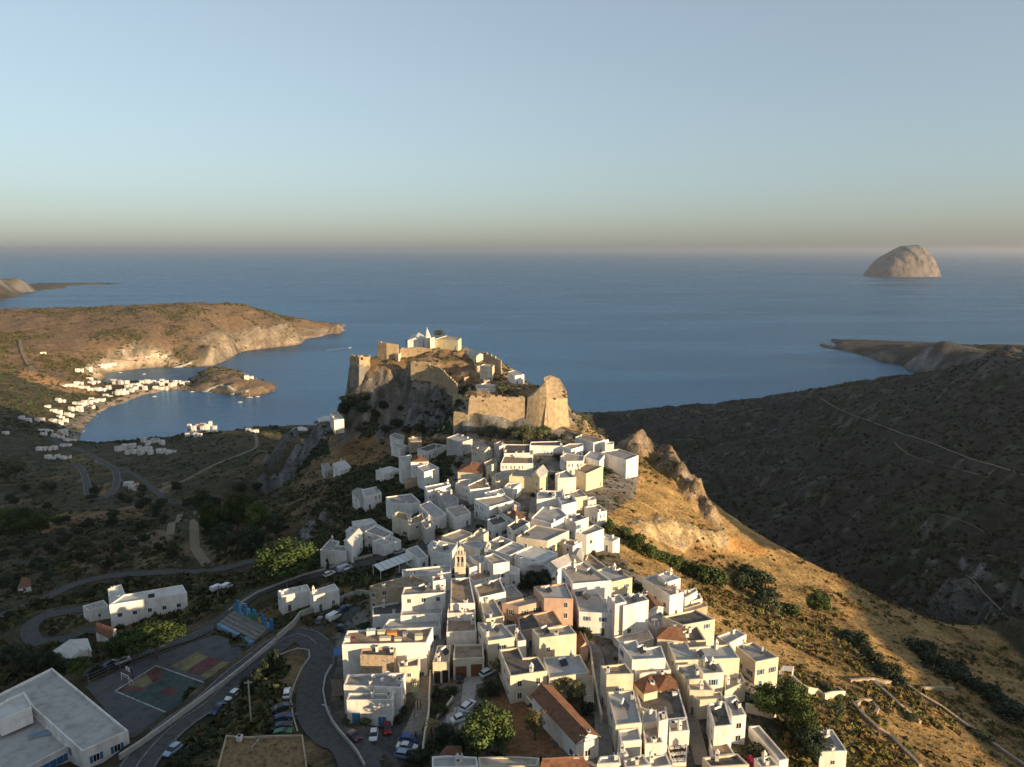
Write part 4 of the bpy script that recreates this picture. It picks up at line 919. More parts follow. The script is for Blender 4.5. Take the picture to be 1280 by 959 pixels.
# walls along ways: polyline of ground places, thickness, height
def run_wall(name, label, cat, pts, th, h, m, group=None, sink=.8, cap=None, step=4.0):
    P = []
    for a, b_ in zip(pts[:-1], pts[1:]):
        n = max(1, int((b_-a).length/step)); P += [a+(b_-a)*k/n for k in range(n)]
    P.append(pts[-1]); o = P[0].copy(); b = MB(); n = len(P); S = []
    for i, p in enumerate(P):
        d = P[min(i+1, n-1)]-P[max(i-1, 0)]; d.z = 0; d.normalize(); nv = Vector((-d.y, d.x, 0))*th/2; g = gz(p.x, p.y)
        S.append([((p+nv*s)[0]-o.x, (p+nv*s)[1]-o.y, g-o.z+zz) for s, zz in ((1, -sink), (1, h), (-1, h), (-1, -sink))])
    for i in range(n-1):
        u, v = S[i], S[i+1]
        for k in range(3): b.poly([u[k], v[k], v[k+1], u[k+1]][::-1])
    b.poly(S[0]); b.poly(S[-1][::-1])
    w_ = b.build(name, m); w_.location = o; return tag(w_, label, cat, group)
WW = WALL['w']; ST_ = WALL['s']; DRY = mat('dry_stone', (.38, .31, .22), .97, .2, 1.6, spec=.05, bump=.2, bscale=2.5)
run_wall('guard_wall', 'long pale concrete guard wall between the main road and the sports court', 'wall', PX("150 950;176 933;205 912;260 871;300 841;345 803"), .5, 1.3, CONC)
run_wall('guard_wall', 'pale wall climbing from the bleachers past the lay-by cars', 'wall', PX("346 802;368 782;376 771;392 765;408 759;430 751;449 744;464 746"), .45, 1.7, CONC)
run_wall('kerb_wall', 'low curved wall on the outer bend before the taverna', 'wall', PX("415 834;407 848;404 866;408 888;416 905;432 925;446 942;456 960"), .35, .9, CONC)
run_wall('kerb', 'pale kerb round the dry grass island inside the hairpin', 'kerb', PX("330 836;352 818;372 811;386 813;387 822;376 838;368 856;363 874;366 895;372 915"), .3, .25, CONC)
run_wall('roadside_wall', 'pale parapet wall along the valley side of the upper road', 'wall', PX("286 765;300 756;322 742;355 729;380 720;410 712;438 702;466 695"), .35, .8, CONC)
run_wall('lane_wall', 'cream garden wall along the lane by the driveway', 'wall', PX("538 846;537 870;536 898;531 925;528 950"), .35, 1.8, WALL['c'])
run_wall('garden_wall', 'cream garden wall beside the long barn', 'wall', PX("622 812;632 845;652 872;668 890;686 912;702 935"), .35, 1.7, WALL['c'])
run_wall('garden_wall', 'curved low wall round the planted bed by the driveway', 'wall', PX("546 898;556 888;562 880;566 874;560 868"), .3, .7, WALL['c'])
run_wall('lane_wall', 'whitewashed wall along the stepped lane below the tall cream house', 'wall', PX("752 905;747 880;742 850;738 820;730 800"), .35, 2.0, WALL['c'])
run_wall('terrace_wall', 'stepped cream retaining wall below the cream cube house', 'wall', PX("990 852;1000 862;1010 868;1022 870;1030 876;1040 873;1055 872"), .5, 2.0, WALL['c'])
run_wall('terrace_wall', 'long stone terrace wall under the tree garden of the cream cube house', 'wall', PX("932 890;945 893;960 897;972 898"), .5, 2.2, WALL['c'])
for lb, s in (('first dry stone field wall, the top one running across the slope', "1062 853;1078 852;1092 851;1105 854;1119 855"), ('long dry stone field wall down the middle of the golden terraces', "1091 854;1110 870;1125 884;1140 896;1150 905"),
              ('longest dry stone wall along the shaded edge of the golden terraces', "1127 854;1150 870;1180 888;1214 913;1250 938;1285 962"), ('dry stone wall beside the round threshing floor', "1048 862;1065 880;1080 897;1098 914;1112 922;1130 940;1150 960"),
              ('short pale stone wall on the shaded lower terrace', "1151 863;1170 862;1192 863"), ('curved stone wall of the small threshing floor', "1070 882;1078 877;1090 879;1097 888;1094 894")):
    run_wall('field_wall', lb, 'stone wall', PX(s), .8, 1.0, DRY, 'dry stone walls on the terraces')
# bleachers beside the court, with the painted wall above
BLU = mat('bleacher_blue', (.20, .31, .42), .8, .14, .5, stain=.25); SEA_B = mat('mural_blue', (.05, .17, .30), .8, .18, .35); MGR = mat('mural_green', (.06, .19, .10), .8, .2, .5); MOR = mat('mural_orange', (.50, .24, .08), .8, .15, .6); MPB = mat('mural_pale_blue', (.15, .31, .42), .8, .15, .5)
def bleachers():
    a = plane(271, 784, CZ); b_ = plane(314, 807.5, CZ); d = (b_-a); ln = d.length; d.normalize(); nv = Vector((-d.y, d.x, 0)); 
    if nv.dot(plane(300, 780, CZ)-a) < 0: nv = -nv
    rz = math.atan2(d.y, d.x); root = empty('bleachers', (a.x, a.y, CZ), rz, 'concrete spectator bleachers with pale blue front beside the sports court', 'bleachers')
    sg = 1 if Vector((-math.sin(rz), math.cos(rz), 0)).dot(nv) > 0 else -1
    for k in range(5):
        m = MB(); y0, y1 = sg*k*1.15, sg*(k+1)*1.15; m.box(0, ln, min(y0, y1), max(y0, y1)-.002, -.5, .95+.42*k, 1 if k == 0 else 0); m.build('step', [OLDC, BLU], root)
    w = 5*1.15
    mu = empty('mural_wall', (a.x, a.y, CZ), rz, 'stepped retaining wall painted in blues with a green and orange picture above the bleachers', 'mural wall')
    n = 14; rn = random.Random(3)
    for k in range(n):
        x0, x1 = ln*k/n*1.12-.5, ln*(k+1)/n*1.12-.5; h = 4.6+.75*((k*5) % 3)-.05*k; m = MB(); y0 = sg*(w+.05); y1 = sg*(w+.45+.1*(k % 2)); mi = 0
        m.box(x0, x1-.004, min(y0, y1), max(y0, y1), -.5, h, 1 if k in (2, 5, 9, 12) else 0); m.build('panel', [SEA_B, MPB], mu)
    for nm, x0, x1, z0, z1, mt_ in (('green_patch', .38, .52, 2.2, 4.2, MGR), ('green_patch', .50, .72, 2.4, 4.7, MGR), ('orange_patch', .66, .80, 3.0, 4.6, MOR), ('pale_patch', .12, .32, 2.3, 3.6, MPB)):
        m = MB(); yy = sg*(w+.02); pts = [(ln*(x0+(x1-x0)*t), z0+(z1-z0)*math.sin(math.pi*t)**.7) for t in np.linspace(0, 1, 9)]
        m.poly([(x, yy, z) for x, z in (pts if sg < 0 else pts[::-1])]); m.build(nm, mt_, mu)
bleachers()
def goal(px, py, lab):
    p = plane(px, py, CZ+.05); rz = -.55; r = empty('football_goal', p, rz, lab, 'goal', 'goals on the sports court'); WH = SHUT[4]
    m = MB(); m.tube((-1.6, 0, 0), (-1.6, 0, 2.1), .08, mi=0); m.build('post', WH, r); m = MB(); m.tube((1.6, 0, 0), (1.6, 0, 2.1), .08); m.build('post', WH, r)
    m = MB(); m.tube((-1.68, 0, 2.1), (1.68, 0, 2.1), .08); m.build('crossbar', WH, r); m = MB()
    for s in (-1.6, 1.6): m.tube((s, 0, 2.05), (s, 1.1, .05), .04)
    m.tube((-1.6, 1.1, .06), (1.6, 1.1, .06), .04); m.build('back_frame', WH, r)
goal(157, 853, 'white metal goal at the far painted end of the sports court')
def hoop(px, py):
    p = plane(px, py, CZ+.05); r = empty('basketball_hoop', p, -.6, 'basketball backboard on a dark post beside the white goal', 'basketball hoop')
    m = MB(); m.tube((0, 0, 0), (0, 0, 2.6), .09); m.tube((0, 0, 2.6), (0, -.9, 3.1), .07); m.build('post', DARK, r); m = MB(); m.box(-.9, .9, -.98, -.92, 2.7, 3.8); b = m.build('backboard', SHUT[4], r)
    m = MB(); m.box(-.3, .3, -.99, -.981, 2.85, 3.3); m.build('target_square', RED, b); m = MB()
    for k in range(12):
        a, c = k*math.pi/6, (k+1)*math.pi/6; m.tube((.23*math.cos(a), -1.22+.23*math.sin(a), 2.95), (.23*math.cos(c), -1.22+.23*math.sin(c), 2.95), .025, n=4)
    m.build('ring', MOR, r)
hoop(166, 849)

# ------------------------------------------------------------------ the school in the corner
def slab_house(px_poly, tile, z, base, wall, roof, root, nm, par=.5):
    P = [(p.x, p.y) for p in (plane(x, y, z) for x, y in tile_px(tile, px_poly))]; P = P if area(P) > 0 else P[::-1]; o = root.location; Q = [(x-o.x, y-o.y) for x, y in P]
    b = MB(); I_ = offset(Q, .3); n = len(Q); zt = z-o.z; lo = base-o.z
    for i in range(n):
        j = (i+1) % n; b.poly([(*Q[i], lo), (*Q[j], lo), (*Q[j], zt+par), (*Q[i], zt+par)]); b.poly([(*Q[i], zt+par), (*Q[j], zt+par), (*I_[j], zt+par), (*I_[i], zt+par)]); b.poly([(*I_[j], zt-.1), (*I_[i], zt-.1), (*I_[i], zt+par), (*I_[j], zt+par)])
    w_ = b.build(nm, WALL[wall], root); r = MB(); r.prism(offset(Q, .29), zt-.3, zt); r.build('roof', ROOF[roof], root); return P
sc_o = plane(75, 930, 184); sch = empty('school_building', (sc_o.x, sc_o.y, 184), 0, 'big flat roofed white school building with blue windows at the corner of the court', 'school')
SZ = 192.5
Pm = slab_house("-80 640 262 470 645 786 412 890 165 668 120 600 -80 700", 'L', SZ, 180, 'w', 'l', sch, 'wall')
Pf = slab_house("-120 815 160 695 345 862 60 1010 -120 900", 'L', SZ-1.8, 180, 'w', 'l', sch, 'wing')
slab_house("35 628 122 592 150 632 160 668 0 735 -60 690", 'L', SZ+2.2, SZ-1, 'w', 'w', sch, 'stair_block')
def wall_windows(P, root, z, mesh, pane, idx, n, t0=.1, t1=.9, dz=0):
    a, c = Vector(P[idx]), Vector(P[(idx+1) % len(P)]); d = (c-a); ang = math.atan2(d.y, d.x); o = root.location
    for k in range(n):
        q = a+d*(t0+(t1-t0)*((k+.5)/n)); w_ = link('window', mesh, root); w_.location = (q.x-o.x, q.y-o.y, z-o.z); w_.rotation_euler = (0, 0, ang)
        if pane: link('pane', pane, w_)
bw = MB(); bw.box(-.8, .8, -.1, .02, -.9, .9, 0); bw.box(-.7, -.03, -.14, -.101, -.8, .8, 1); bw.box(.03, .7, -.14, -.101, -.8, .8, 1); BWIN = bw.mesh('blue_window', [SHUT[4], SHUT[0]])
for P, z, nn in ((Pm, SZ-2.2, 2), (Pf, SZ-3.4, 7)):
    for i in range(len(P)):
        a, c = Vector(P[i]), Vector(P[(i+1) % len(P)]); d = c-a; nv = Vector((d.y, -d.x)).normalized()
        if nv.y < -.3 and d.length > 8:
            if P is Pm and a.x < -100 and c.x < -100: continue
            wall_windows(P, sch, z, WINS[8][0] if P is Pm else BWIN, WINS[8][1] if P is Pm else None, i, nn, .05, .95)
def skylight():
    q = plane(0+215/4.0125, 720+795/4.0125, SZ-1.8+.02); r = link('skylight', None, sch); r.location = q-sch.location; r.rotation_euler = (0, 0, .42)
    m = MB(); m.box(-2.4, 2.4, -.9, .9, 0, .35); m.build('frame', SHUT[3], r); m = MB()
    for k in range(6): m.box(-2.2+.74*k, -2.2+.74*k+.66, -.75, .75, .351, .40)
    m.build('pane', BLU, r)
skylight()

# ------------------------------------------------------------------ church bell tower
def bell_tower():
    p = hit(576, 733); px = (p-Vector((0, 0, CAM_Z))).length/FPX; g = gz(p.x, p.y); r = empty('bell_tower', (p.x, p.y, g), 0, 'slender cream church bell tower with open arched belfry and pointed top', 'bell tower')
    W_ = 13*px; m = MB(); zt = depth(576, 682, p.y).z-g; h1 = zt*.52; h2 = zt*.78; h3 = zt-1.0; h = W_/2
    m.box(-h, h, -h, h, -2, h1); m.box(-h-.15, h+.15, -h-.15, h+.15, h1, h1+.25); m.build('shaft', WALL['c'], r)
    m = MB(); q = h*.92; t = .45
    for sx in (-1, 1):
        for sy in (-1, 1): m.box(min(sx*q, sx*(q-t)), max(sx*q, sx*(q-t)), min(sy*q, sy*(q-t)), max(sy*q, sy*(q-t)), h1+.251, h2)
    for s in (-1, 1):
        m.box(-.16, .16, min(s*q, s*(q-.35)), max(s*q, s*(q-.35)), h1+.251, h2); m.box(min(s*q, s*(q-.35)), max(s*q, s*(q-.35)), -.16, .16, h1+.251, h2)
    m.box(-q, q, -q, q, h2, h2+.35); m.build('belfry', WALL['c'], r)
    m = MB(); u = h*.62
    for sx in (-1, 1):
        m.box(min(sx*u, sx*(u-.3)), max(sx*u, sx*(u-.3)), -u*.6, u*.6, h2+.351, h2+1.5)
    m.box(-.14, .14, -u*.6, u*.6, h2+.351, h2+1.5); m.box(-u, u, -u*.6, u*.6, h2+1.5, h2+1.75); m.build('upper_arches', WALL['c'], r)
    m = MB(); m.cone([(-u*.95, -u*.6), (u*.95, -u*.6), (u*.95, u*.6), (-u*.95, u*.6)], h2+1.751, (0, 0, h3+1.0)); m.tube((0, 0, h3+.7), (0, 0, h3+1.9), .05, n=5); m.build('pointed_top', WALL['c'], r)
    BR = mat('bell_bronze', (.12, .09, .05), .5, .1, 3, metal=.6)
    for s in (-.45, .45):
        m = MB(); m.tube((s*h, 0, h2-1.1), (s*h, 0, h2-.4), .32, .14, 10); m.build('bell', BR, r)
bell_tower()

# ------------------------------------------------------------------ castle
FORT = mat('fortress_stone', (.43, .325, .20), .96, .16, .45, spec=.06, bump=.22, bscale=.9, stain=.35)
def fort(name, label, spec, bottom, batter=.06, cat='castle wall', m=FORT, openings=()):
    """spec: list of (px, py_top, Y) corners in order; a battered solid standing on the ground"""
    T = [depth(a, b_, Y) for a, b_, Y in spec]; P = [(p.x, p.y) for p in T]
    if area(P) < 0: T = T[::-1]; P = P[::-1]
    o = Vector((sum(p[0] for p in P)/len(P), sum(p[1] for p in P)/len(P), bottom)); root = empty(name, o, 0, label, cat, 'walls of the hilltop castle'); b = MB(); n = len(P)
    B_ = [offset(P, -batter*(t.z-bottom))[i] for i, t in enumerate(T)]; L3 = [(P[i][0]-o.x, P[i][1]-o.y, T[i].z-o.z) for i in range(n)]; L0 = [(B_[i][0]-o.x, B_[i][1]-o.y, 0) for i in range(n)]
    par = [(x, y, z-.5) for (x, y), (_, _, z) in zip(offset([(p[0], p[1]) for p in L3], .9), L3)]
    for i in range(n):
        j = (i+1) % n; b.poly([L0[i], L0[j], L3[j], L3[i]]); b.poly([L3[i], L3[j], par[j], par[i]])
    b.poly(par); b.build('masonry', m, root)
    for k in range(n):
        j = (k+1) % n; a, c = Vector(L3[k]), Vector(L3[j]); d = c-a; nv = Vector((d.y, -d.x, 0)).normalized()
        if nv.y > .2 or d.length < 6: continue
        cor = MB(); e = nv*.16; a2, c2 = a-Vector((0, 0, 2.2)), c-Vector((0, 0, 2.2)); cor.poly([a2+e+nv*.22, c2+e+nv*.22, c2+e+nv*.22+Vector((0, 0, .35)), a2+e+nv*.22+Vector((0, 0, .35))]); cor.poly([a2+e+nv*.22+Vector((0, 0, .35)), c2+e+nv*.22+Vector((0, 0, .35)), c2+Vector((0, 0, .35)), a2+Vector((0, 0, .35))]); cor.poly([a2, c2, c2+e+nv*.22, a2+e+nv*.22]); cor.build('string_course', m, root)
        rn = random.Random(k+len(spec)); nm_ = int(d.length/3.4)
        for q in range(nm_):
            if rn.random() < .45: continue
            mm_ = MB(); c0 = a+d*((q+.5)/nm_); u = d.normalized(); hh = rn.uniform(.5, 1.2); wv = rn.uniform(.8, 1.4); inn = -nv*.9
            pts = [c0-u*wv, c0+u*wv, c0+u*wv+inn, c0-u*wv+inn]; pts = [(p.x, p.y) for p in pts]; pts = pts if area(pts) > 0 else pts[::-1]; zz = c0.z
            mm_.prism(pts, zz-.45, zz+hh); mm_.build('merlon', m, root)
    for (px, py, Y, w_, h_) in openings:
        q = depth(px, py, Y)-o; k = MB(); k.box(q.x-w_/2, q.x+w_/2, q.y-.12, q.y+1.2, q.z-h_/2, q.z+h_/2); k.build('loophole', DARK, root)
    return root
fort('curtain_wall', 'broad tawny castle curtain wall with uneven top above the upper town', [(586.5, 497, 410.5), (620, 496.5, 409), (656, 497, 408), (656, 495.5, 413), (588, 496, 416)], 184.5, .07, openings=((604, 501, 409.2, .8, .8), (632, 501, 408.4, .8, .8)))
fort('bastion_flank', 'narrow castle wall panel between the dark slit and the big bastion', [(659.5, 497, 407.0), (667, 493, 405.6), (675, 485, 404.5), (682.5, 476, 404), (684, 474, 411), (668, 489, 412), (659.5, 496.5, 412)], 185, .07, openings=((664, 517, 406.2, 1.1, 1.3), (671.5, 517, 404.9, 1.1, 1.3)))
fort('bastion', 'high pointed castle bastion rising at the seaward end of the curtain wall', [(683, 499, 403.2), (693, 500, 404.5), (709, 497.5, 411), (708, 488, 419), (700, 474, 428), (688, 469, 431), (680, 472, 427), (680, 480, 417), (682, 490, 409)], 184, .09, openings=((678.5, 507, 403.6, 1.0, 1.6), (675.5, 507, 404.0, 1.0, 1.6)))
fort('rampart', 'sloping grey rampart climbing from the curtain top to the bastion peak', [(660, 495.5, 417), (672, 492, 419), (687, 473, 428), (689, 471, 433), (674, 488, 426), (660, 493.5, 424)], 190, .02)
fort('gate_wall', 'shaded castle wall set back beside the cliff where the curtain begins', [(566, 496, 424), (577, 496, 418.5), (586, 497, 414), (586, 494, 424), (568, 493, 430)], 183, .05)
fort('lower_gate_wall', 'low lit wall at the foot of the castle curtain', [(567, 515, 411), (585, 518.5, 408.5), (586, 517, 411), (569, 514, 414)], 180, .03)
fort('cliff_bastion', 'square orange lit bastion standing on the cliff over the bay', [(437, 445.5, 500), (449, 446.5, 494), (461.5, 446, 497), (463, 444.5, 508), (440, 444, 512)], 196, .04, openings=((443.5, 448.5, 496.6, 1.4, 2.0), (452.5, 448.5, 494.2, 1.2, 1.8)))
fort('cliff_scarp', 'grey sloping masonry scarp under the cliff bastion', [(436.8, 457.5, 499.2), (449, 458.2, 493.2), (461.8, 457.2, 496.4), (464, 456, 506), (439, 456, 510)], 172, .16, m=mat('weathered_masonry', (.22, .20, .165), .97, .2, .3, spec=.05, bump=.25, bscale=.8, stain=.5))
fort('upper_wall', 'ruined upper castle wall below the white turret', [(472, 428.5, 507), (483, 429, 503), (497, 431, 502), (498, 431, 506), (484, 428.5, 509), (474, 427.5, 511)], 208, .03)
fort('upper_wall', 'long low tan wall crossing the upper castle slope', [(500, 437, 506), (520, 434.5, 505), (540, 437, 503), (540, 436, 505), (520, 433.5, 507), (500, 436, 508)], 210, .02)
fort('middle_wall', 'lit middle castle wall with small windows on the cliff top', [(513.5, 453.5, 479), (527, 452.5, 477), (537, 454, 475), (538, 453, 478), (527, 451.5, 480), (515, 452.5, 483)], 203, .03, openings=((520.5, 456.5, 477.9, 1.0, 1.3), (528.5, 457, 476.9, 1.0, 1.3), (534.5, 457, 475.6, 1.0, 1.3)))
fort('cliff_edge_wall', 'long tan wall slanting down the cliff edge toward the curtain wall', [(538, 456, 474), (550, 460, 469), (561, 471, 455), (571, 481, 442), (572, 480, 444), (562, 470, 458), (551, 459, 472)], 198, .02)
fort('ruined_wall', 'broken stone wall on the castle slope toward the chapel', [(645, 481.5, 436), (655, 482, 434), (668, 483, 432), (668, 482, 435), (645, 480.5, 439)], 203, .02)
fort('ruined_wall', 'jagged house ruin under the ochre castle building', [(576, 465, 470), (586, 464, 467), (587, 466, 470), (578, 467, 474)], 205, .02)
fort('ruined_wall', 'stone wall climbing along the seaward castle ridge', [(604, 441, 480), (615, 446, 474), (626, 451, 468), (627, 450, 471), (605, 440, 484)], 205, .02)
def turret():
    p = depth(534.5, 437, 511); px = p.y/FPX; g = gz(p.x, p.y); r = empty('church_turret', (p.x, p.y, g-1), 0, 'white castle church turret with pale conical cap', 'church turret'); top = depth(534.5, 409.5, 511).z-g+1; rr = 3.9*px; m = MB()
    m.tube((0, 0, 0), (0, 0, top*.62), rr, rr, 14); m.tube((0, 0, top*.62), (0, 0, top*.66), rr*1.12, rr*1.12, 14); m.build('drum', WALL['w'], r, False); m = MB(); m.tube((0, 0, top*.66), (0, 0, top*.97), rr, .12, 14); m.build('conical_cap', WALL['w'], r, True)
    m = MB(); m.box(-.07, .07, -.07, .07, top*.95, top+.6); m.box(-.35, .35, -.06, .06, top+.1, top+.25); m.build('cross', WALL['w'], r)
turret()
# ------------------------------------------------------------------ vegetation
def leafmat(name, col, var=.35):
    m = mat(name, col, .8, .0, 1.0, spec=.15); N = m.node_tree.nodes; L = m.node_tree.links; b = N['Principled BSDF']
    at = N.new('ShaderNodeAttribute'); at.attribute_name = 'Col'; oi = N.new('ShaderNodeObjectInfo'); hs = N.new('ShaderNodeHueSaturation')
    mr = N.new('ShaderNodeMapRange'); mr.inputs[3].default_value = .8; mr.inputs[4].default_value = 1.2; L.new(oi.outputs['Random'], mr.inputs[0]); L.new(mr.outputs[0], hs.inputs['Value'])
    vm = N.new('ShaderNodeVectorMath'); vm.operation = 'MULTIPLY'; vm.inputs[1].default_value = col; L.new(at.outputs['Color'], vm.inputs[0]); L.new(vm.outputs[0], hs.inputs['Color']); L.new(hs.outputs[0], b.inputs['Base Color']); return m
LEAF = {'olive': leafmat('leaf_olive', (.092, .10, .05)), 'green': leafmat('leaf_green', (.066, .092, .028)), 'pine': leafmat('leaf_pine', (.052, .076, .022)), 'dark': leafmat('leaf_dark', (.042, .055, .030)),
        'dry': leafmat('leaf_dry', (.20, .14, .06)), 'light': leafmat('leaf_light', (.17, .155, .065)), 'pink': leafmat('leaf_pink', (.32, .045, .09))}
BARK = mat('bark', (.12, .09, .065), .95, .15, 3, bump=.03)
def leaves(cent, rad, n, size, rng, flat=1.0):
    """small leaf faces spread over the shells of several clumps"""
    V = []; Cc = []
    for c, r in zip(cent, rad):
        k = int(n*r*r/np.sum(np.square(rad)))+3; d = rng.normal(size=(k, 3)); d /= np.linalg.norm(d, axis=1)[:, None]
        p = np.array(c)+d*r*np.array([1, 1, flat])*(rng.uniform(.55, 1.08, (k, 1)))
        nrm = d+rng.normal(size=(k, 3))*.55; nrm /= np.linalg.norm(nrm, axis=1)[:, None]; a = np.cross(nrm, rng.normal(size=(k, 3))); a /= np.linalg.norm(a, axis=1)[:, None]; b = np.cross(nrm, a)
        s = size*rng.uniform(.6, 1.3, (k, 1)); q = np.stack([p-a*s, p-b*s*.6, p+a*s, p+b*s*.6], 1); V.append(q)
        base = rng.uniform(.75, 1.3); cc = np.clip(base*rng.uniform(.7, 1.35, (k, 1))*np.array([[1, 1, 1]])*(1+rng.normal(size=(k, 3))*.07), .2, 2.2); Cc.append(np.repeat(cc[:, None, :], 4, 1))
    V = np.concatenate(V).reshape(-1, 3); Cc = np.concatenate(Cc).reshape(-1, 3); F = np.arange(len(V)).reshape(-1, 4)
    return V, F, np.concatenate([Cc, np.ones((len(Cc), 1))], 1)
def tree_meshes(kind, seed):
    """unit tree: 1 m high, 1 m wide; crown and trunk meshes"""
    rng = np.random.default_rng(seed); cent = []; rad = []; tr = MB()
    if kind == 'round':
        for k in range(22):
            d = rng.normal(size=3); d /= np.linalg.norm(d); r = rng.uniform(.11, .2); cent.append((d[0]*.34, d[1]*.34, .58+d[2]*.30*(1 if d[2] > 0 else .8))); rad.append(r)
        cent.append((0, 0, .58)); rad.append(.3); th = .5; n = 4200; size = .031; fl = .85
    elif kind == 'umbrella':
        for k in range(20):
            a = rng.uniform(0, 6.28); r = .40*math.sqrt(rng.uniform(0, 1)); cent.append((math.cos(a)*r, math.sin(a)*r, .76-.9*r*r+rng.uniform(-.07, .05))); rad.append(rng.uniform(.12, .2))
        th = .6; n = 4200; size = .030; fl = .72
    elif kind == 'cypress':
        for k in range(16):
            t = k/15; a = rng.uniform(0, 6.28); w_ = .36*(1-t)**.7*min(1, t*6+.3); cent.append((math.cos(a)*w_*.4, math.sin(a)*w_*.4, .08+.88*t)); rad.append(max(.07, w_*.85))
        th = .3; n = 1300; size = .035; fl = .5
    elif kind == 'loose':
        for k in range(26):
            d = rng.normal(size=3); d /= np.linalg.norm(d); q = rng.uniform(.15, .42); cent.append((d[0]*q, d[1]*q, .62+d[2]*q*.75)); rad.append(rng.uniform(.05, .12))
        th = .6; n = 1700; size = .03; fl = .9
    elif kind == 'bush':
        for k in range(15):
            a = rng.uniform(0, 6.28); r = .38*math.sqrt(rng.uniform(0, 1)); cent.append((math.cos(a)*r, math.sin(a)*r, .2+.48*rng.uniform(0, 1)*(1-r))); rad.append(rng.uniform(.14, .26))
        th = .3; n = 1300; size = .05; fl = .8
    if kind == 'palm':
        V = []; 
        for k in range(34):
            a = rng.uniform(0, 6.28); e = rng.uniform(-.7, 1.2); ca, sa = math.cos(a), math.sin(a); P = []
            for t in np.linspace(0, 1, 6): r = .42*t*math.cos(e*.6); z = .72+.34*t*math.sin(e)-.22*t*t; P.append((ca*r, sa*r, z, .045*(1-t)+.012))
            for u, v in zip(P[:-1], P[1:]):
                V += [(u[0]-sa*u[3], u[1]+ca*u[3], u[2]), (u[0]+sa*u[3], u[1]-ca*u[3], u[2]), (v[0]+sa*v[3], v[1]-ca*v[3], v[2]), (v[0]-sa*v[3], v[1]+ca*v[3], v[2])]
        V = np.array(V); F = np.arange(len(V)).reshape(-1, 4); Cc = np.concatenate([np.repeat(rng.uniform(.7, 1.3, (len(F), 1)), 4, 0)*np.ones((1, 3)), np.ones((len(V), 1))], 1)
        tr.tube((0, 0, -.05), (.01, 0, .74), .06, .045, 8); return (V, F, Cc), tr
    V, F, Cc = leaves(cent, rad, n, size, rng, fl)
    lean = rng.uniform(-.05, .05, 2); b0 = Vector((0, 0, -.06)); b1 = Vector((lean[0], lean[1], th*.62)); tr.tube(b0, b1, .045, .028, 8)
    if kind != 'cypress':
        for k in range(5):
            a = k*1.257+rng.uniform(0, .6); q = Vector((math.cos(a)*.26, math.sin(a)*.26, th+rng.uniform(-.02, .1))); tr.tube(b1-Vector((0, 0, .05)), q, .02, .008, 6)
    return (V, F, Cc), tr
TM = {}
def get_tree(kind, leaf, seed):
    key = (kind, leaf, seed)
    if key not in TM:
        (V, F, Cc), tr = tree_meshes(kind, 100+seed*7+len(kind)); TM[key] = (np_mesh('crown', V, F, [LEAF[leaf]], {'Col': Cc}, smooth=False), tr.mesh('trunk', BARK))
    return TM[key]
TREES = []
def tree(px, py, h_, w_, kind, leaf, label, name='tree', group=None, seed=None):
    p = hit(px, py); m = math.dist(p, (0, 0, CAM_Z))/FPX; i = len(TREES); cr, tk = get_tree(kind, leaf, (i if seed is None else seed) % 3)
    r = empty(name, (p.x, p.y, p.z-.1), (i*2.399) % 6.28, label, 'bush' if name == 'bush' else 'tree', group); H = max(.8, h_*m*1.08); Wd = max(.8, w_*m)
    c = link('crown', cr, r); c.scale = (Wd, Wd, H); t = link('trunk', tk, r); t.scale = (min(Wd, H*.8), min(Wd, H*.8), H); TREES.append(r); return r
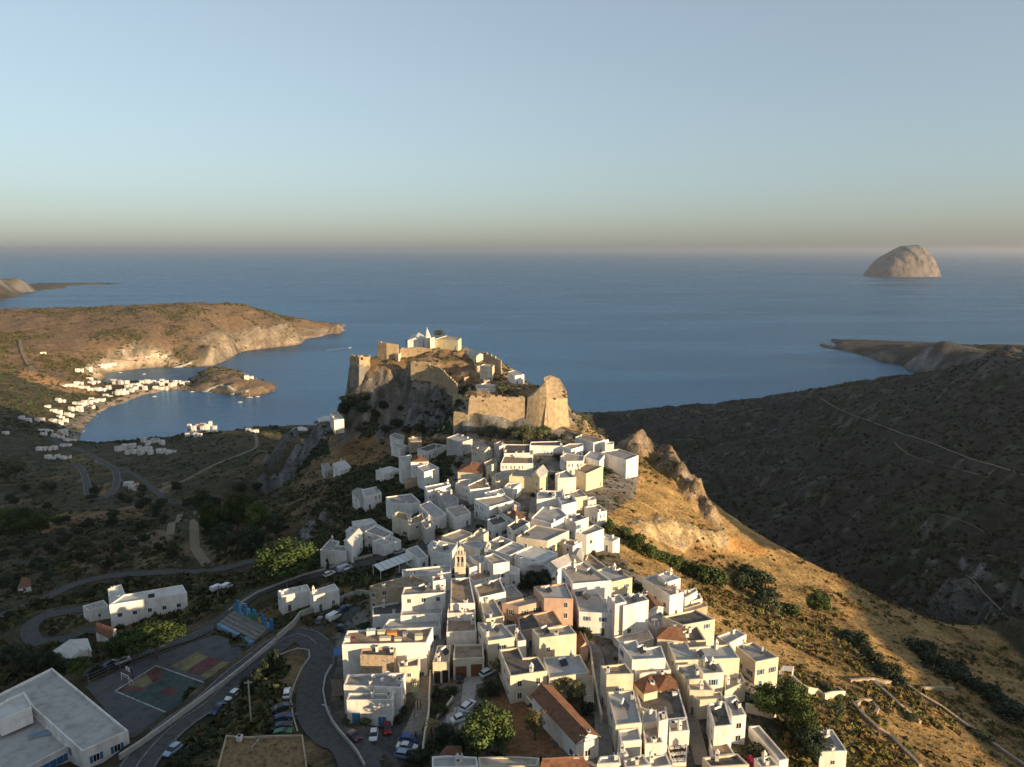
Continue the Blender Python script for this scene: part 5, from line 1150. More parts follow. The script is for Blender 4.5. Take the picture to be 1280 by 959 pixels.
TD = """609 944 54 64 round green big round garden tree with lit yellow green crown by the white cars
669 925 36 34 loose light small sparse pale tree standing in the bare garden near the barn
603 874 13 14 round green little clipped round tree on the driveway edge
611 826 22 16 bush green tall green shrub beside the cream garage
622 848 24 20 loose light pale leafy shrub between driveway and dark roofed house
615 869 20 20 bush dark dark shrub on the garden bank above the bare soil
560 870 18 20 bush dark bushy dark shrub on the lane side of the driveway
547 874 22 16 bush dark tall dark shrub by the lane wall near the garage
552 892 16 16 bush green low green shrub inside the curved bed wall
714 878 32 40 loose light wispy golden tree in the courtyard behind the barn
733 892 20 18 bush dark dark courtyard bush below the outdoor stairs
505 894 16 12 bush dark narrow dark hedge bush beside the taverna
498 904 12 12 bush dark dark bush at the taverna corner next to the red car
455 905 12 20 bush olive broad olive bush between the two blue doors
433 905 10 10 bush olive small olive bush at the taverna front corner by the kerb wall
540 930 32 24 palm dry shaggy dry palm by the parked blue car
522 957 18 28 round dark dark round tree beside the white parked cars at the picture edge
556 934 26 26 round dark shaded garden tree near the shaggy palm
573 942 22 24 round dark shaded tree between palm and big round garden tree
645 731 16 20 round dark dark garden tree beside the peach house chimney
666 734 20 22 round dark tallest dark tree in the walled garden behind the peach house
681 733 19 26 round dark broad dark tree under the white gabled house
655 736 13 16 bush dark dark bush in the walled garden
196 824 42 58 umbrella pine broad umbrella pine with flat bright top by the sports court
164 826 34 38 umbrella pine darker umbrella pine beside the broad one at the court
150 828 27 28 round pine rounded pine next to the court lane cars
102 851 27 26 umbrella pine leaning green pine behind the school roof
32 836 24 28 round dark dark tree in the clump behind the school
48 840 24 26 round dark dark bushy tree second in the clump behind the school
64 843 22 24 round dark dark tree of the school clump nearest the white cottage
18 829 20 24 round dark dark tree at the outer end of the school clump
80 838 18 20 bush dark dark shrub below the white pitched cottage
121 846 15 16 bush dark dark shrub at the fence corner of the sports court
343 838 32 22 bush dark tallest dark shrub between the two roads
332 845 27 20 bush dark dark shrub second in the row between the two roads
322 853 22 18 bush dark dark shrub third in the row between the two roads
311 864 24 16 bush dark dark shrub by the lamp post at the end of the row
355 726 44 76 round pine wide bright green pine beside the upper road
297 668 44 38 round pine bright green tree in the middle of the valley grove
263 670 38 30 round pine green tree on the path side of the valley grove
252 642 26 24 round pine topmost small green tree of the valley grove
306 652 32 28 round pine lit green tree at the back of the valley grove
323 668 36 32 round green dark green tree on the cliff side of the valley grove
316 694 32 36 round dark broad dark tree at the foot of the valley grove
282 694 36 36 round dark tall dark tree at the foot of the valley grove
346 672 26 26 round dark dark outlying tree between grove and rock outcrop
12 678 34 38 round pine broad green tree at the end of the terraces
31 675 32 36 round pine second green tree beside the broad one on the terraces
51 668 24 28 round green smaller green tree beside the terrace clump
10 602 26 40 round olive bushy tree on the sunlit knoll
958 896 36 38 round green rounded tree in front of the cream cube house
985 907 50 46 round green largest tree of the garden below the cream cube house
1001 928 42 36 round green tall tree beside the garden steps above the cottage
1012 952 34 36 round dark dark tree beside the lone field cottage
956 952 20 34 bush olive golden olive shrub at the grey canopy
938 957 11 18 bush pink magenta flowering bush by the low roof edge
1022 770 27 28 round green single round tree on the upper golden slope
965 767 24 30 bush olive olive bush on the golden slope above the cottages
985 772 22 28 bush green green bush next to the olive one on the golden slope
628 493 14 19 round olive round olive tree behind the castle curtain wall
549 421 8 15 round olive dark tree behind the ochre castle building
513 428 5 12 bush dark dark shrub behind the upper castle wall
410 714 19 6 cypress dark slim dark cypress in front of the white L shaped house
475 628 22 14 palm dark dark palm beside the beige stone houses"""
for ln_ in TD.split('\n'):
    q = ln_.split(' '); tree(*(float(v) for v in q[:4]), q[4], q[5], ' '.join(q[6:]), 'bush' if q[4] == 'bush' else ('palm_tree' if q[4] == 'palm' else ('pine_tree' if q[4] == 'umbrella' else 'tree')))
GROUPS = [("800 690 24;815 698 26;830 704 26;845 710 26;860 717 27;872 723 26;885 729 25;898 736 24;790 680 20;777 672 18;765 664 16;757 652 14;748 643 14;808 694 18;852 700 14;880 716 15", 'bush', 'green', 1.05, 'lush green bush in the long slope bank', 'green bushes along the bank'),
          ("945 737 24;935 724 20;960 754 18;925 735 18;1062 797 17;1076 812 18;1090 829 18;1105 843 18;1116 852 17;1068 803 14;1098 836 15", 'bush', 'dark', 1.4, 'dark bush in the golden slope hollow', 'dark bushes in the slope hollow'),
          ("1145 814 19;1160 827 20;1172 840 19;1190 850 18;1215 860 17;1235 874 18;1250 887 18;1270 902 18;1205 855 15;1225 866 16;1262 895 16", 'bush', 'dark', 1.5, 'dark shaded bush below the terraces', 'shaded bushes below the terraces'),
          ("1137 940 8;1142 901 8;1243 946 9;1226 923 10;1130 925 7;1100 905 7;1085 895 7;1170 912 7;1110 893 6;1040 905 7;1030 882 9;1045 890 9;1035 862 10;1048 875 10;1060 888 8", 'bush', 'olive', 1.7, 'low olive shrub beside a field wall', 'shrubs along the field walls'),
          ("614 551 18;628 553 20;640 549 18;654 554 20;668 552 22;681 553 20;695 553 19;707 554 18;720 551 12;648 548 16;600 549 12", 'round', 'olive', 1.15, 'leafy tree at the castle curtain foot', 'trees under the castle wall'),
          ("440 514 19;455 520 20;430 522 16;470 522 16;497 537 17;482 540 15;510 545 14;460 505 14;478 512 16;500 515 14;520 540 14", 'round', 'dark', 1.3, 'dark tree under the grey castle cliff', 'trees under the cliff'),
          ("550 592 18;575 582 12;540 586 15;502 643 12;524 632 14;452 641 16;492 579 10;563 596 14;600 660 8;610 640 12;620 652 12;538 707 12;443 743 9;457 787 11;470 788 9;495 731 10;452 691 10;470 690 10;486 700 9;728 796 13;738 800 11;800 740 12;812 748 10;743 692 11;755 700 10;802 946 12;830 772 9;640 602 10;690 600 9;700 575 9;665 620 8;755 592 10;720 598 9;770 580 12;505 660 11;520 668 11;530 655 10", 'bush', 'dark', 1.35, 'dark garden shrub squeezed between town houses', 'garden shrubs between houses'),
          ("226 956 13;240 943 14;250 930 13;263 921 13;276 912 12;232 950 12;257 926 12;285 905 11;215 958 11;300 895 11", 'bush', 'dark', 1.3, 'low dark shrub along main road edge', 'shrubs along the main road')]
for s, kind, lf, asp, lab, grp in GROUPS:
    by = {}
    for a in s.split(';'):
        x, y, h_ = (float(v) for v in a.split()); jr = random.Random(int(x*7+y)); x += jr.uniform(-3, 3); y += jr.uniform(-2, 2); h_ *= jr.uniform(.55, 1.25); r = tree(x, y, h_, h_*asp*jr.uniform(.8, 1.3), kind, lf, lab, 'bush' if kind == 'bush' else 'tree', grp); mk = min(MARKS, key=lambda m: math.hypot(m[1]-x, m[2]-y)); by.setdefault(mk, []).append((math.hypot(mk[1]-x, mk[2]-y), r))
    for mk, L_ in by.items():
        for k, (_, r) in enumerate(sorted(L_, key=lambda q: q[0])): r['label'] = ' '.join(lab.split()[:8])+f", {ORD[min(k, 19)]} to {mk[0]}"
rn = random.Random(5); k = 0
occ = np.zeros(XX.shape, bool)
for H_ in HOUSES:
    x0, x1, y0, y1 = H_.bb; b = (XX > x0-1.5) & (XX < x1+1.5) & (YY > y0-1.5) & (YY < y1+1.5)
    if b.any(): occ[b] |= inpoly(XX[b], YY[b], offset(H_.poly, -1.2))
occ |= keepflat > .55
occ |= inpoly(XX, YY, [(-140, 100), (-68, 100), (-68, 150), (-95, 165), (-140, 150)])
for q in ("436 925;395 905;500 895;530 880;540 895;522 930;500 965;455 965", "620 868;650 860;672 895;705 945;635 948;640 910;600 885", "560 846;606 842;600 874;590 905;565 918;548 905"):
    occ |= inpoly(XX, YY, [tuple(p[:2]) for p in PX(q)])
def blocked(x, y):
    i = np.clip(np.searchsorted(GX, x), 0, len(GX)-1); j = np.clip(np.searchsorted(GY, y), 0, len(GY)-1); return occ[j, i] | ~land[j, i]
while k < 120:
    x = rn.uniform(0, 330); y = rn.uniform(610, 775)
    p = hit(x, y)
    if blocked(np.array([p.x]), np.array([p.y]))[0] or (y > 700 and x > 260): continue
    tree(x, y, rn.uniform(7, 12), rn.uniform(10, 15), 'round', rn.choice(('dark', 'dark', 'olive')), 'small dark olive tree on the shaded valley terraces', 'olive_tree', 'olive trees of the valley'); k += 1
# scrub: uncountable low bushes, one mass for each slope
def scrub(name, label, n, zone, rmin, rmax, leaf, seed, near=False, tint=(1, 1, 1), dens=None):
    rng = np.random.default_rng(seed); x0, x1, y0, y1 = zone['box']; P = []
    while sum(len(p) for p in P) < n:
        Y = np.exp(rng.uniform(math.log(y0), math.log(y1), 4*n)); X = rng.uniform(x0, x1, 4*n)*(Y if zone.get('fan') else 1); ok = ~blocked(X, Y)
        i = np.clip(np.searchsorted(GX, X), 0, len(GX)-1); j = np.clip(np.searchsorted(GY, Y), 0, len(GY)-1); ok &= zone['mask'][j, i]
        if dens is not None: ok &= rng.uniform(0, 1, len(X)) < dens[j, i]
        P.append(np.stack([X, Y], 1)[ok])
        if len(P) > 12: break
    P = np.concatenate(P)[:n]; n = len(P); r = rng.uniform(0, 1, n)**2.2*(rmax-rmin)+rmin; Z = sample(P[:, 0], P[:, 1])
    t = 22 if near else 14; d = rng.normal(size=(n, t, 3)); d[..., 2] = np.abs(d[..., 2])*.9+.05; d /= np.linalg.norm(d, axis=2)[..., None]
    sh = np.stack([np.ones((n,)), rng.uniform(.7, 1.3, n), rng.uniform(.55, .95, n)], 1)[:, None, :]
    c = d*sh*r[:, None, None]*rng.uniform(.5, 1.0, (n, t, 1)); nm = d+rng.normal(size=d.shape)*.45; a = np.cross(nm, rng.normal(size=d.shape)); a /= np.linalg.norm(a, axis=2)[..., None]; b = np.cross(nm, a); b /= np.linalg.norm(b, axis=2)[..., None]
    s = r[:, None, None]*rng.uniform(.34, .62, (n, t, 1))*(1 if near else 1.25); c = c+np.concatenate([P, Z[:, None]], 1)[:, None, :]
    V = np.stack([c-a*s*.8-b*s*.5, c+a*s*.8-b*s*.5, c+b*s*.9], 2).reshape(-1, 3); F = np.arange(len(V)).reshape(-1, 3)
    cl = rng.uniform(.55, 1.5, (n, 1, 1))*rng.uniform(.75, 1.25, (n, t, 1))*np.array(tint)*(1+rng.normal(size=(n, 1, 3))*.10); Cc = np.repeat(cl[:, :, None, :], 3, 2).reshape(-1, 3)
    o = link(name, np_mesh(name, V, F, [LEAF[leaf]], {'Col': np.concatenate([Cc, np.ones((len(Cc), 1))], 1)}, smooth=False)); return tag(o, kind='stuff')
scrub_bay = region([(-1100, 1000), (-250, 1000), (-250, 1120), (-650, 1200), (-640, 1420), (-560, 1700), (-700, 1800), (-1100, 1500)], 3)
m_flank = region("395 720;400 640;440 560;520 530;575 545;560 600;545 640;560 668;520 690;470 735", 3)
m_left = ~m_town & ~m_gold & ~m_rhill & ~m_head & ~m_castle
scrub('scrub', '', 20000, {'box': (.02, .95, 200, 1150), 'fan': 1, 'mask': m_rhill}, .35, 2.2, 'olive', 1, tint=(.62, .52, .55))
scrub('scrub', '', 12000, {'box': (-.9, .1, 130, 1150), 'fan': 1, 'mask': m_left & (SLOPE < 2.2)}, .4, 2.2, 'olive', 2, tint=(.75, .68, .55), dens=.35+.65*sstep(n_a+.5*n_b, -.1, .1))
scrub('scrub', '', 3000, {'box': (0, .85, 130, 460), 'fan': 1, 'mask': m_gold}, .3, 1.6, 'olive', 3, True, tint=(1.25, .95, .6), dens=sstep(n_b+n_a, -.02, .2)*.9+.06)
scrub('dry_grass', '', 7000, {'box': (0, .85, 120, 460), 'fan': 1, 'mask': m_gold}, .18, .55, 'dry', 4, tint=(1.6, 1.45, 1.1))
scrub('scrub', '', 12000, {'box': (-.8, -.1, 1150, 3000), 'fan': 1, 'mask': m_head}, 1.2, 4.2, 'olive', 5, tint=(1.0, .8, .55), dens=(sstep(n_a+n_c*.8+n_d*.4, -.06, .2)*.95+.03)*(1-.75*m_isl))
scrub('scrub', '', 3000, {'box': (-190, 60, 400, 580), 'mask': (SLOPE < 3.0)}, .35, 1.6, 'dark', 6, True, tint=(1.4, 1.25, 1.0), dens=.25+.75*sstep(n_b+n_d, -.05, .2))
scrub('scrub', '', 2600, {'box': (-.75, .8, 118, 400), 'fan': 1, 'mask': m_town}, .25, 1.0, 'dark', 7, True, tint=(1.5, 1.4, 1.0))
scrub('scrub', '', 1400, {'box': (-.75, -.15, 110, 300), 'fan': 1, 'mask': m_left}, .4, 1.3, 'dark', 8, True, tint=(1.6, 1.4, 1.0))
scrub('scrub', '', 1900, {'box': (-.4, .05, 190, 420), 'fan': 1, 'mask': m_flank & ~m_castle & (SLOPE < 2.5)}, .5, 2.3, 'dark', 9, True, tint=(1.2, 1.2, .85))
scrub('scrub', '', 3200, {'box': (-.9, -.15, 960, 1850), 'fan': 1, 'mask': scrub_bay}, 1.2, 4.0, 'dark', 10, tint=(1.1, 1.1, .8))
scrub('scrub', '', 1500, {'box': (-190, 0, 405, 540), 'mask': (SLOPE > .8)}, .6, 2.4, 'dark', 11, True, tint=(1.0, 1.0, .8), dens=sstep(n_b+n_a, -.02, .15))
# ------------------------------------------------------------------ cars
TYRE = mat('tyre', (.02, .02, .02), .85, .1, 4); LAMP = mat('lamp_glass', (.75, .75, .72), .15, .03, 4, spec=.6); TAIL = mat('tail_lamp', (.35, .02, .02), .3, .05, 4); RIM = mat('wheel_rim', (.45, .45, .46), .4, .05, 4, metal=.5)
def paint(name, c): return mat(name, c, .32, .03, .8, spec=.5)
PAINTS = {'white': paint('paint_white', (.70, .70, .69)), 'silver': paint('paint_silver', (.42, .44, .46)), 'navy': paint('paint_navy', (.025, .045, .10)), 'blue': paint('paint_blue', (.03, .10, .32)), 'dark': paint('paint_dark', (.025, .027, .032)), 'red': paint('paint_red', (.30, .02, .02)),
          'maroon': paint('paint_maroon', (.10, .025, .03)), 'green': paint('paint_green', (.03, .16, .06)), 'teal': paint('paint_teal', (.03, .14, .16)), 'light_blue': paint('paint_light_blue', (.30, .42, .55)), 'grey': paint('paint_grey', (.16, .165, .17))}
def hull(st, mi=0):
    """st: stations along x: (x, half width low, half width high, z low, z high)"""
    b = MB(); R_ = []
    for x, w0, w1, z0, z1 in st: R_.append([(x, -w0*.92, z0), (x, -w0, z0+(z1-z0)*.3), (x, -w0, z0+(z1-z0)*.62), (x, -w1, z1), (x, w1, z1), (x, w0, z0+(z1-z0)*.62), (x, w0, z0+(z1-z0)*.3), (x, w0*.92, z0)])
    n = 8
    for a, c in zip(R_[:-1], R_[1:]):
        for k in range(n): b.poly([a[k], a[(k+1) % n], c[(k+1) % n], c[k]], mi)
    b.poly(R_[0][::-1], mi); b.poly(R_[-1], mi); return b
CARM = {}
def car_meshes(style):
    if style in CARM: return CARM[style]
    if style == 'van':
        L = 4.9; body = hull([(-L/2, .86, .80, .35, 1.3), (-L/2+.05, .92, .84, .3, 1.95), (.9, .92, .84, .28, 2.0), (1.5, .92, .78, .28, 1.75), (2.0, .9, .8, .3, 1.05), (2.4, .82, .7, .36, .92)]); glass = hull([(-L/2+.4, .86, .845, 1.25, 1.8), (.9, .93, .845, 1.22, 1.86), (1.52, .93, .8, 1.15, 1.66), (1.95, .88, .79, 1.06, 1.09)]); wx = 1.5; hz = .78; fx = 2.4
    else:
        L = 4.1 if style == 'hatch' else 4.45; e = L/2
        body = hull([(-e, .70, .62, .42, .88), (-e+.12, .84, .76, .28, 1.0), (-e+.6, .86, .78, .26, .98), (.5, .87, .79, .25, .95), (e-.95, .86, .78, .26, .92), (e-.25, .82, .70, .28, .76), (e, .64, .56, .40, .64)])
        r = -e+.12 if style == 'hatch' else -e+.75; glass = hull([(r, .74, .70, .94, .99), (r+.35, .78, .64, .93, 1.36), (-.35, .80, .66, .92, 1.44), (.35, .80, .64, .92, 1.38), (e-.95, .78, .7, .90, .93)]); wx = e-.78; hz = .62; fx = e
        roof = hull([(r+.36, .62, .58, 1.33, 1.385), (-.35, .66, .62, 1.40, 1.475), (.33, .63, .59, 1.36, 1.41)])
    m = {'body': body, 'glass': glass.mesh('glazing', GLASS), 'wx': wx}
    if style != 'van': m['roof'] = roof
    w_ = MB(); w_.tube((0, -.1, 0), (0, .1, 0), .31, n=14); m['tyre'] = w_.mesh('wheel', TYRE); w_ = MB(); w_.tube((0, -.115, 0), (0, .115, 0), .19, n=10); m['rim'] = w_.mesh('rim', RIM)
    h_ = MB(); h_.box(-.16, .04, -.17, .17, -.07, .07); m['lamp'] = h_.mesh('headlight', LAMP); m['tail'] = h_.mesh('tail_light', TAIL); m['hz'] = hz; m['fx'] = fx; m['L'] = L
    CARM[style] = m; return m
CBODY = {}
def car(px, py, dx, dy, style, col, label, group='parked cars in the town'):
    p = hit(px, py+1.5); q = hit(px+dx*.6, py+1.5+dy*.6); rz = math.atan2(q.y-p.y, q.x-p.x); m = car_meshes(style)
    r = empty('van' if style == 'van' else 'car', (p.x, p.y, gz(p.x, p.y)+.13), rz, label, 'van' if style == 'van' else 'car', group)
    fw = Vector((math.cos(rz), math.sin(rz))); r.rotation_euler[1] = -math.atan2(gz(*(p.xy+fw*1.3))-gz(*(p.xy-fw*1.3)), 2.6)
    key = (style, col)
    if key not in CBODY: CBODY[key] = (m['body'].mesh('body', PAINTS[col]), m['roof'].mesh('roof', PAINTS[col]) if 'roof' in m else None)
    link('body', CBODY[key][0], r); link('glazing', m['glass'], r)
    if CBODY[key][1]: link('roof', CBODY[key][1], r)
    for sx in (-1, 1):
        for sy in (-1, 1):
            w_ = link('wheel', m['tyre'], r); w_.location = (sx*m['wx'], sy*.78, .31); link('rim', m['rim'], w_)
    for sy in (-1, 1):
        h_ = link('headlight', m['lamp'], r); h_.location = (m['fx']-.10, sy*.52, m['hz']); t_ = link('tail_light', m['tail'], r); t_.location = (-m['L']/2+.10, sy*.60, m['hz']+.18); t_.rotation_euler = (0, 0, math.pi)
CD = """216 940 -12 9 hatch light_blue|light blue hatchback driving along the main road past the court wall
273 888 -12 10 sedan navy|dark blue saloon parked on the main road verge by the shrubs
291 871 -12 10 hatch white|white car parked just behind the dark blue saloon on the main road
359 868 3 -14 hatch white|white hatchback alone at the top of the verge by the bend
353 886 12 -4 sedan dark|black car next below the white hatchback on the verge
354 899 12 -3 hatch navy|navy car in the middle of the verge parking row
353 910 12 -3 sedan dark|black car with glossy roof beside the green one on the verge
354 918 12 -3 hatch green|green car lowest on the verge above the grass roofed building
443 923 12 8 hatch maroon|dark maroon car at the kerb wall side of the taverna car park
467 922 -3 14 hatch white|small white hatchback parked between maroon and red cars
484 912 2 14 sedan red|bright red car nosed out from the taverna front
512 926 13 1 hatch blue|bright blue car at the top of the lane side parking row
509 936 13 1 sedan white|white saloon next below the blue car
506 946 13 2 hatch light_blue|pale blue car lowest of the lane side parking row
525 926 2 12 hatch dark|dark car squeezed beside the garden wall near the palm
574 848 1 12 hatch dark|black car in front of the brown garage doors
585 884 10 -9 hatch white|white hatchback upper one on the driveway by the big garden tree
577 899 12 -5 sedan white|white saloon lower one on the driveway by the big garden tree
610 842 10 -5 hatch white|white car half hidden beside the garage shrubs
671 888 8 10 hatch dark|dark car tucked along the barn wall
401 776 9 -9 hatch grey|dark grey car parked at the lay-by beside the white van
417 773 11 -6 van white|white van parked at the lay-by wall
430 762 12 -8 sedan navy|navy car above the white van at the lay-by
429 787 10 2 hatch dark|black car below the lay-by at the hotel end
412 718 11 -5 hatch white|white car parked on the upper road near the cypress
431 712 11 -4 van silver|silver van on the upper road beside the green grey car
437 714 11 -4 hatch silver|pale silver car nose to tail with the silver van
500 690 11 -4 hatch silver|lone silver car behind the white canopy on the upper road
300 760 11 -8 sedan teal|dark teal car parked above the painted bleachers
271 737 11 -5 van white|white van among the olive trees below the upper road
283 735 11 -5 van white|second white van with its nose uphill among the olives
140 831 10 -5 hatch navy|dark blue car behind the court fence under the pines
154 827 10 -4 hatch silver|silver car behind the court fence under the pines
318 851 -12 10 hatch white|white car mostly hidden by the tall dark shrubs on the road
120 576 6 8 hatch white|tiny white car on the hairpin road above the bay"""
for ln_ in CD.split('\n'):
    a, lb = ln_.split('|'); q = a.split(); car(float(q[0]), float(q[1]), float(q[2]), float(q[3]), q[4], q[5], lb)

# ------------------------------------------------------------------ poles, lamps
WOODP = mat('pole_wood', (.20, .15, .11), .95, .1, 2); GALV = mat('galvanised', (.35, .36, .37), .6, .08, 2, metal=.3)
def pole(px, py, h_px, label, kind='utility_pole', m=None, r0=.14):
    p = hit(px, py); s = math.dist(p, (0, 0, CAM_Z))/FPX; h = max(4, h_px*s*1.08); r = empty(kind, p, (px*1.3) % 3, label, 'street lamp' if kind == 'street_lamp' else 'utility pole'); m = m or WOODP
    a = MB(); a.tube((0, 0, -.5), (0, 0, h), r0, r0*.7, 10); a.build('post', m, r)
    if kind == 'street_lamp':
        a = MB(); a.tube((0, 0, h-.1), (1.3, 0, h+.25), .05, n=6); a.build('arm', GALV, r); a = MB(); a.box(1.1, 1.75, -.14, .14, h+.16, h+.30); a.build('lamp_head', GALV, r)
    else:
        a = MB(); a.box(-.8, .8, -.06, .06, h-.7, h-.56); cb = a.build('crossbar', m, r)
        for x in (-.7, -.3, .3, .7): a = MB(); a.tube((x, 0, h-.56), (x, 0, h-.36), .05, n=6); a.build('insulator', LAMP, cb)
for a in ("314 905 48|tall pale concrete pole beside the main road shrubs|utility_pole|c", "317 960 24|pale pole standing by the dry grass roof|street_lamp|c", "669 722 24|thin pole in the walled garden behind the peach house|utility_pole|g", "817 802 28|thin pole before the big cream house|utility_pole|g", "113 832 18|dark pole by the white pitched cottage|utility_pole|w",
          "124 716 16|lone wooden pole on the valley terraces|utility_pole|w", "104 724 14|second wooden pole on the valley terraces|utility_pole|w", "221 720 16|wooden pole by the valley road end|utility_pole|w", "518 930 26|street lamp at the lane mouth by the blue car|street_lamp|g", "551 795 24|lamp in the alley behind the hotel|street_lamp|g", "729 955 34|dark pole in front of the barn gable|utility_pole|w",
          "413 905 10|short lamp on the white kerb wall|street_lamp|g", "359 735 22|street lamp on the upper road by the pine|street_lamp|g", "273 750 10|lamp beside the painted bleachers|street_lamp|g", "952 853 20|thin pole against the cream cube house|utility_pole|g", "651 492 11|flagpole like post inside the castle wall|utility_pole|g", "522 690 12|thin lamp by the upper road end|street_lamp|g"):
    q, lb, kd, mt_ = a.split('|'); q = q.split(); pole(float(q[0]), float(q[1]), float(q[2]), lb, kd, {'c': CONC, 'g': GALV, 'w': WOODP}[mt_], .2 if mt_ == 'c' else .09)

# ------------------------------------------------------------------ canopies, pergolas, terraces, roof equipment
def frame_at(px_poly, tile, h):
    c = np.mean(tile_px(tile, px_poly), 0); g = gz(*hit(*c)[:2]); z = g+h
    for _ in range(5): P = [plane(x, y, z) for x, y in tile_px(tile, px_poly)]; g = np.mean([gz(p.x, p.y) for p in P]); z = g+h
    return [Vector((p.x, p.y, 0)) for p in P], g, z
CORR = mat('white_sheeting', (.66, .66, .64), .6, .05, 1.5, stain=.25)
def canopy(px_poly, tile, h, label, n, m, pm, slat=False, name='canopy'):
    P, g, z = frame_at(px_poly, tile, h); a, b_, c, d = P; r = empty(name, (a.x, a.y, g), 0, label, 'pergola' if slat else 'canopy'); o = Vector((a.x, a.y, 0)); hz = z-g
    for k in range(n):
        t0, t1 = (k+.04)/n, (k+(.5 if slat else .96))/n; q = [a+(b_-a)*t0, a+(b_-a)*t1, d+(c-d)*t1, d+(c-d)*t0]; q = [((p-o).x, (p-o).y) for p in q]; q = q if area(q) > 0 else q[::-1]
        m_ = MB(); m_.prism(q, hz, hz+.08); m_.build('slat' if slat else 'roof_panel', m, r)
    for p in (a, b_, c, d, (a+b_)/2, (c+d)/2):
        p = p-o; g2 = gz(p.x+o.x, p.y+o.y)-g; m_ = MB(); m_.box(p.x-.09, p.x+.09, p.y-.09, p.y+.09, g2-.3, hz-.002); m_.build('post', pm, r)
canopy("552 297 830 195 903 238 612 350", 'C', 3.4, 'long white canopy of ribbed panels on posts beside the upper road', 7, CORR, SHUT[4])
canopy("180 372 258 372 268 482 192 486", 'D', 2.6, 'wooden slat pergola beside the taverna along the road bend', 12, WOODP, WOODP, True, 'pergola')
canopy("200 165 258 160 262 210 196 216", 'D', 2.6, 'blue awning at the hotel corner on the road bend', 1, SHUT[0], GALV)
canopy("694 360 776 352 780 500 740 503", 'D', 2.6, 'green metal pergola over plants beside the taverna lane', 6, SHUT[1], SHUT[1], True, 'pergola')
canopy("503 432 522 406 577 410 570 440", 'I', 3.0, 'small white columned pergola at the cream cube house terrace', 5, SHUT[4], SHUT[4], True, 'pergola')
def on_house(t, x, y):
    """the roof under a point of a cut-out"""
    o = TILES[t]; px, py = o[0]+x/o[2], o[1]+y/o[2]; best = None
    for H_ in HOUSES:
        p = plane(px, py, H_.z)
        if inpoly(np.array([p.x]), np.array([p.y]), H_.poly)[0] and (best is None or H_.z > best[1]): best = (p, H_.z)
    return best[0] if best else None
def heater(t, x, y, rz, lab):
    p = on_house(t, x, y)
    if p is None: return
    r = empty('solar_heater', p, rz, lab, 'solar heater', 'solar water heaters on the roofs'); m = MB(); m.poly([(-.9, -.7, .25), (.9, -.7, .25), (.9, .5, 1.15), (-.9, .5, 1.15)]); m.poly([(-.9, .5, 1.09), (.9, .5, 1.09), (.9, -.7, .19), (-.9, -.7, .19)]); m.build('panel', GLASS, r)
    m = MB(); m.tube((-.85, .62, 1.3), (.85, .62, 1.3), .24, n=10); m.build('tank', SHUT[4], r); m = MB()
    for s in (-.8, .8): m.box(s-.03, s+.03, .42, .48, 0, 1.1); m.box(s-.03, s+.03, -.7, -.64, 0, .24)
    m.build('stand', GALV, r)
def dish(t, x, y, rz, lab):
    p = on_house(t, x, y)
    if p is None: return
    r = empty('satellite_dish', p, rz, lab, 'satellite dish', 'satellite dishes on the roofs'); m = MB(); m.tube((0, 0, 0), (0, 0, .8), .035, n=6); m.build('mast', GALV, r); m = MB(); c = Vector((0, -.15, .95)); n = 12
    for k in range(n):
        a, e = 2*math.pi*k/n, 2*math.pi*(k+1)/n; f = lambda q, rr, dd: (c.x+rr*math.cos(q), c.y-dd, c.z+rr*math.sin(q)); m.poly([(c.x, c.y, c.z), f(a, .32, .05), f(e, .32, .05)]); m.poly([f(a, .32, .05), f(a, .52, .16), f(e, .52, .16), f(e, .32, .05)])
    m.build('reflector', SHUT[4], r); m = MB(); m.tube((0, -.15, .5), (0, -.75, .95), .02, n=5); m.build('feed_arm', GALV, r)
def rbox_thing(name, cat, t, x, y, sx, sy, sz, m, lab, rz=0, top=None):
    p = on_house(t, x, y)
    if p is None: return
    b = MB(); b.box(-sx/2, sx/2, -sy/2, sy/2, 0, sz); b.box(-sx/2-.06, sx/2+.06, -sy/2-.06, sy/2+.06, sz+.001, sz+.09)
    o = b.build(name, m); o.location = p; o.rotation_euler = (0, 0, rz); tag(o, lab, cat)
def near_mark(t, x, y): o = TILES[t]; a, b = o[0]+x/o[2], o[1]+y/o[2]; return min(MARKS, key=lambda m: math.hypot(m[1]-a, m[2]-b))[0]
def mark_d(z): o = TILES[z[0]]; a, b = o[0]+z[1]/o[2], o[1]+z[2]/o[2]; return min(math.hypot(m[1]-a, m[2]-b) for m in MARKS)
HEAT = sorted((('E', 250, 580), ('E', 480, 600), ('E', 930, 640), ('F', 430, 50), ('F', 880, 275), ('F', 760, 60), ('G', 240, 370), ('G', 210, 560), ('G', 590, 580), ('G', 480, 370), ('H', 440, 190), ('H', 330, 560), ('H', 830, 210), ('H', 700, 330), ('H', 920, 300), ('H', 960, 610), ('H', 1070, 560), ('I', 420, 340), ('I', 770, 830), ('C', 950, 500), ('B', 430, 570), ('B', 590, 615), ('B', 660, 755), ('E', 560, 270), ('E', 760, 190), ('E', 110, 300), ('L', 760, 110), ('F', 90, 200), ('G', 860, 470)), key=mark_d)
for i, (t, x, y) in enumerate(HEAT):
    heater(t, x, y, .5+.25*(i % 4), f"solar water heater on the roof, {ORD[min(19, sum(1 for z in HEAT[:i] if near_mark(*z) == near_mark(t, x, y)))]} to {near_mark(t, x, y)}")
for i, (t, x, y) in enumerate((('D', 470, 370), ('D', 560, 350), ('D', 600, 370), ('D', 520, 395), ('G', 120, 360), ('E', 1000, 615), ('H', 590, 600), ('H', 360, 215), ('C', 1000, 480))): dish(t, x, y, .3*i, 'white satellite dish on the taverna roof' if t == 'D' else 'white satellite dish on a town roof')
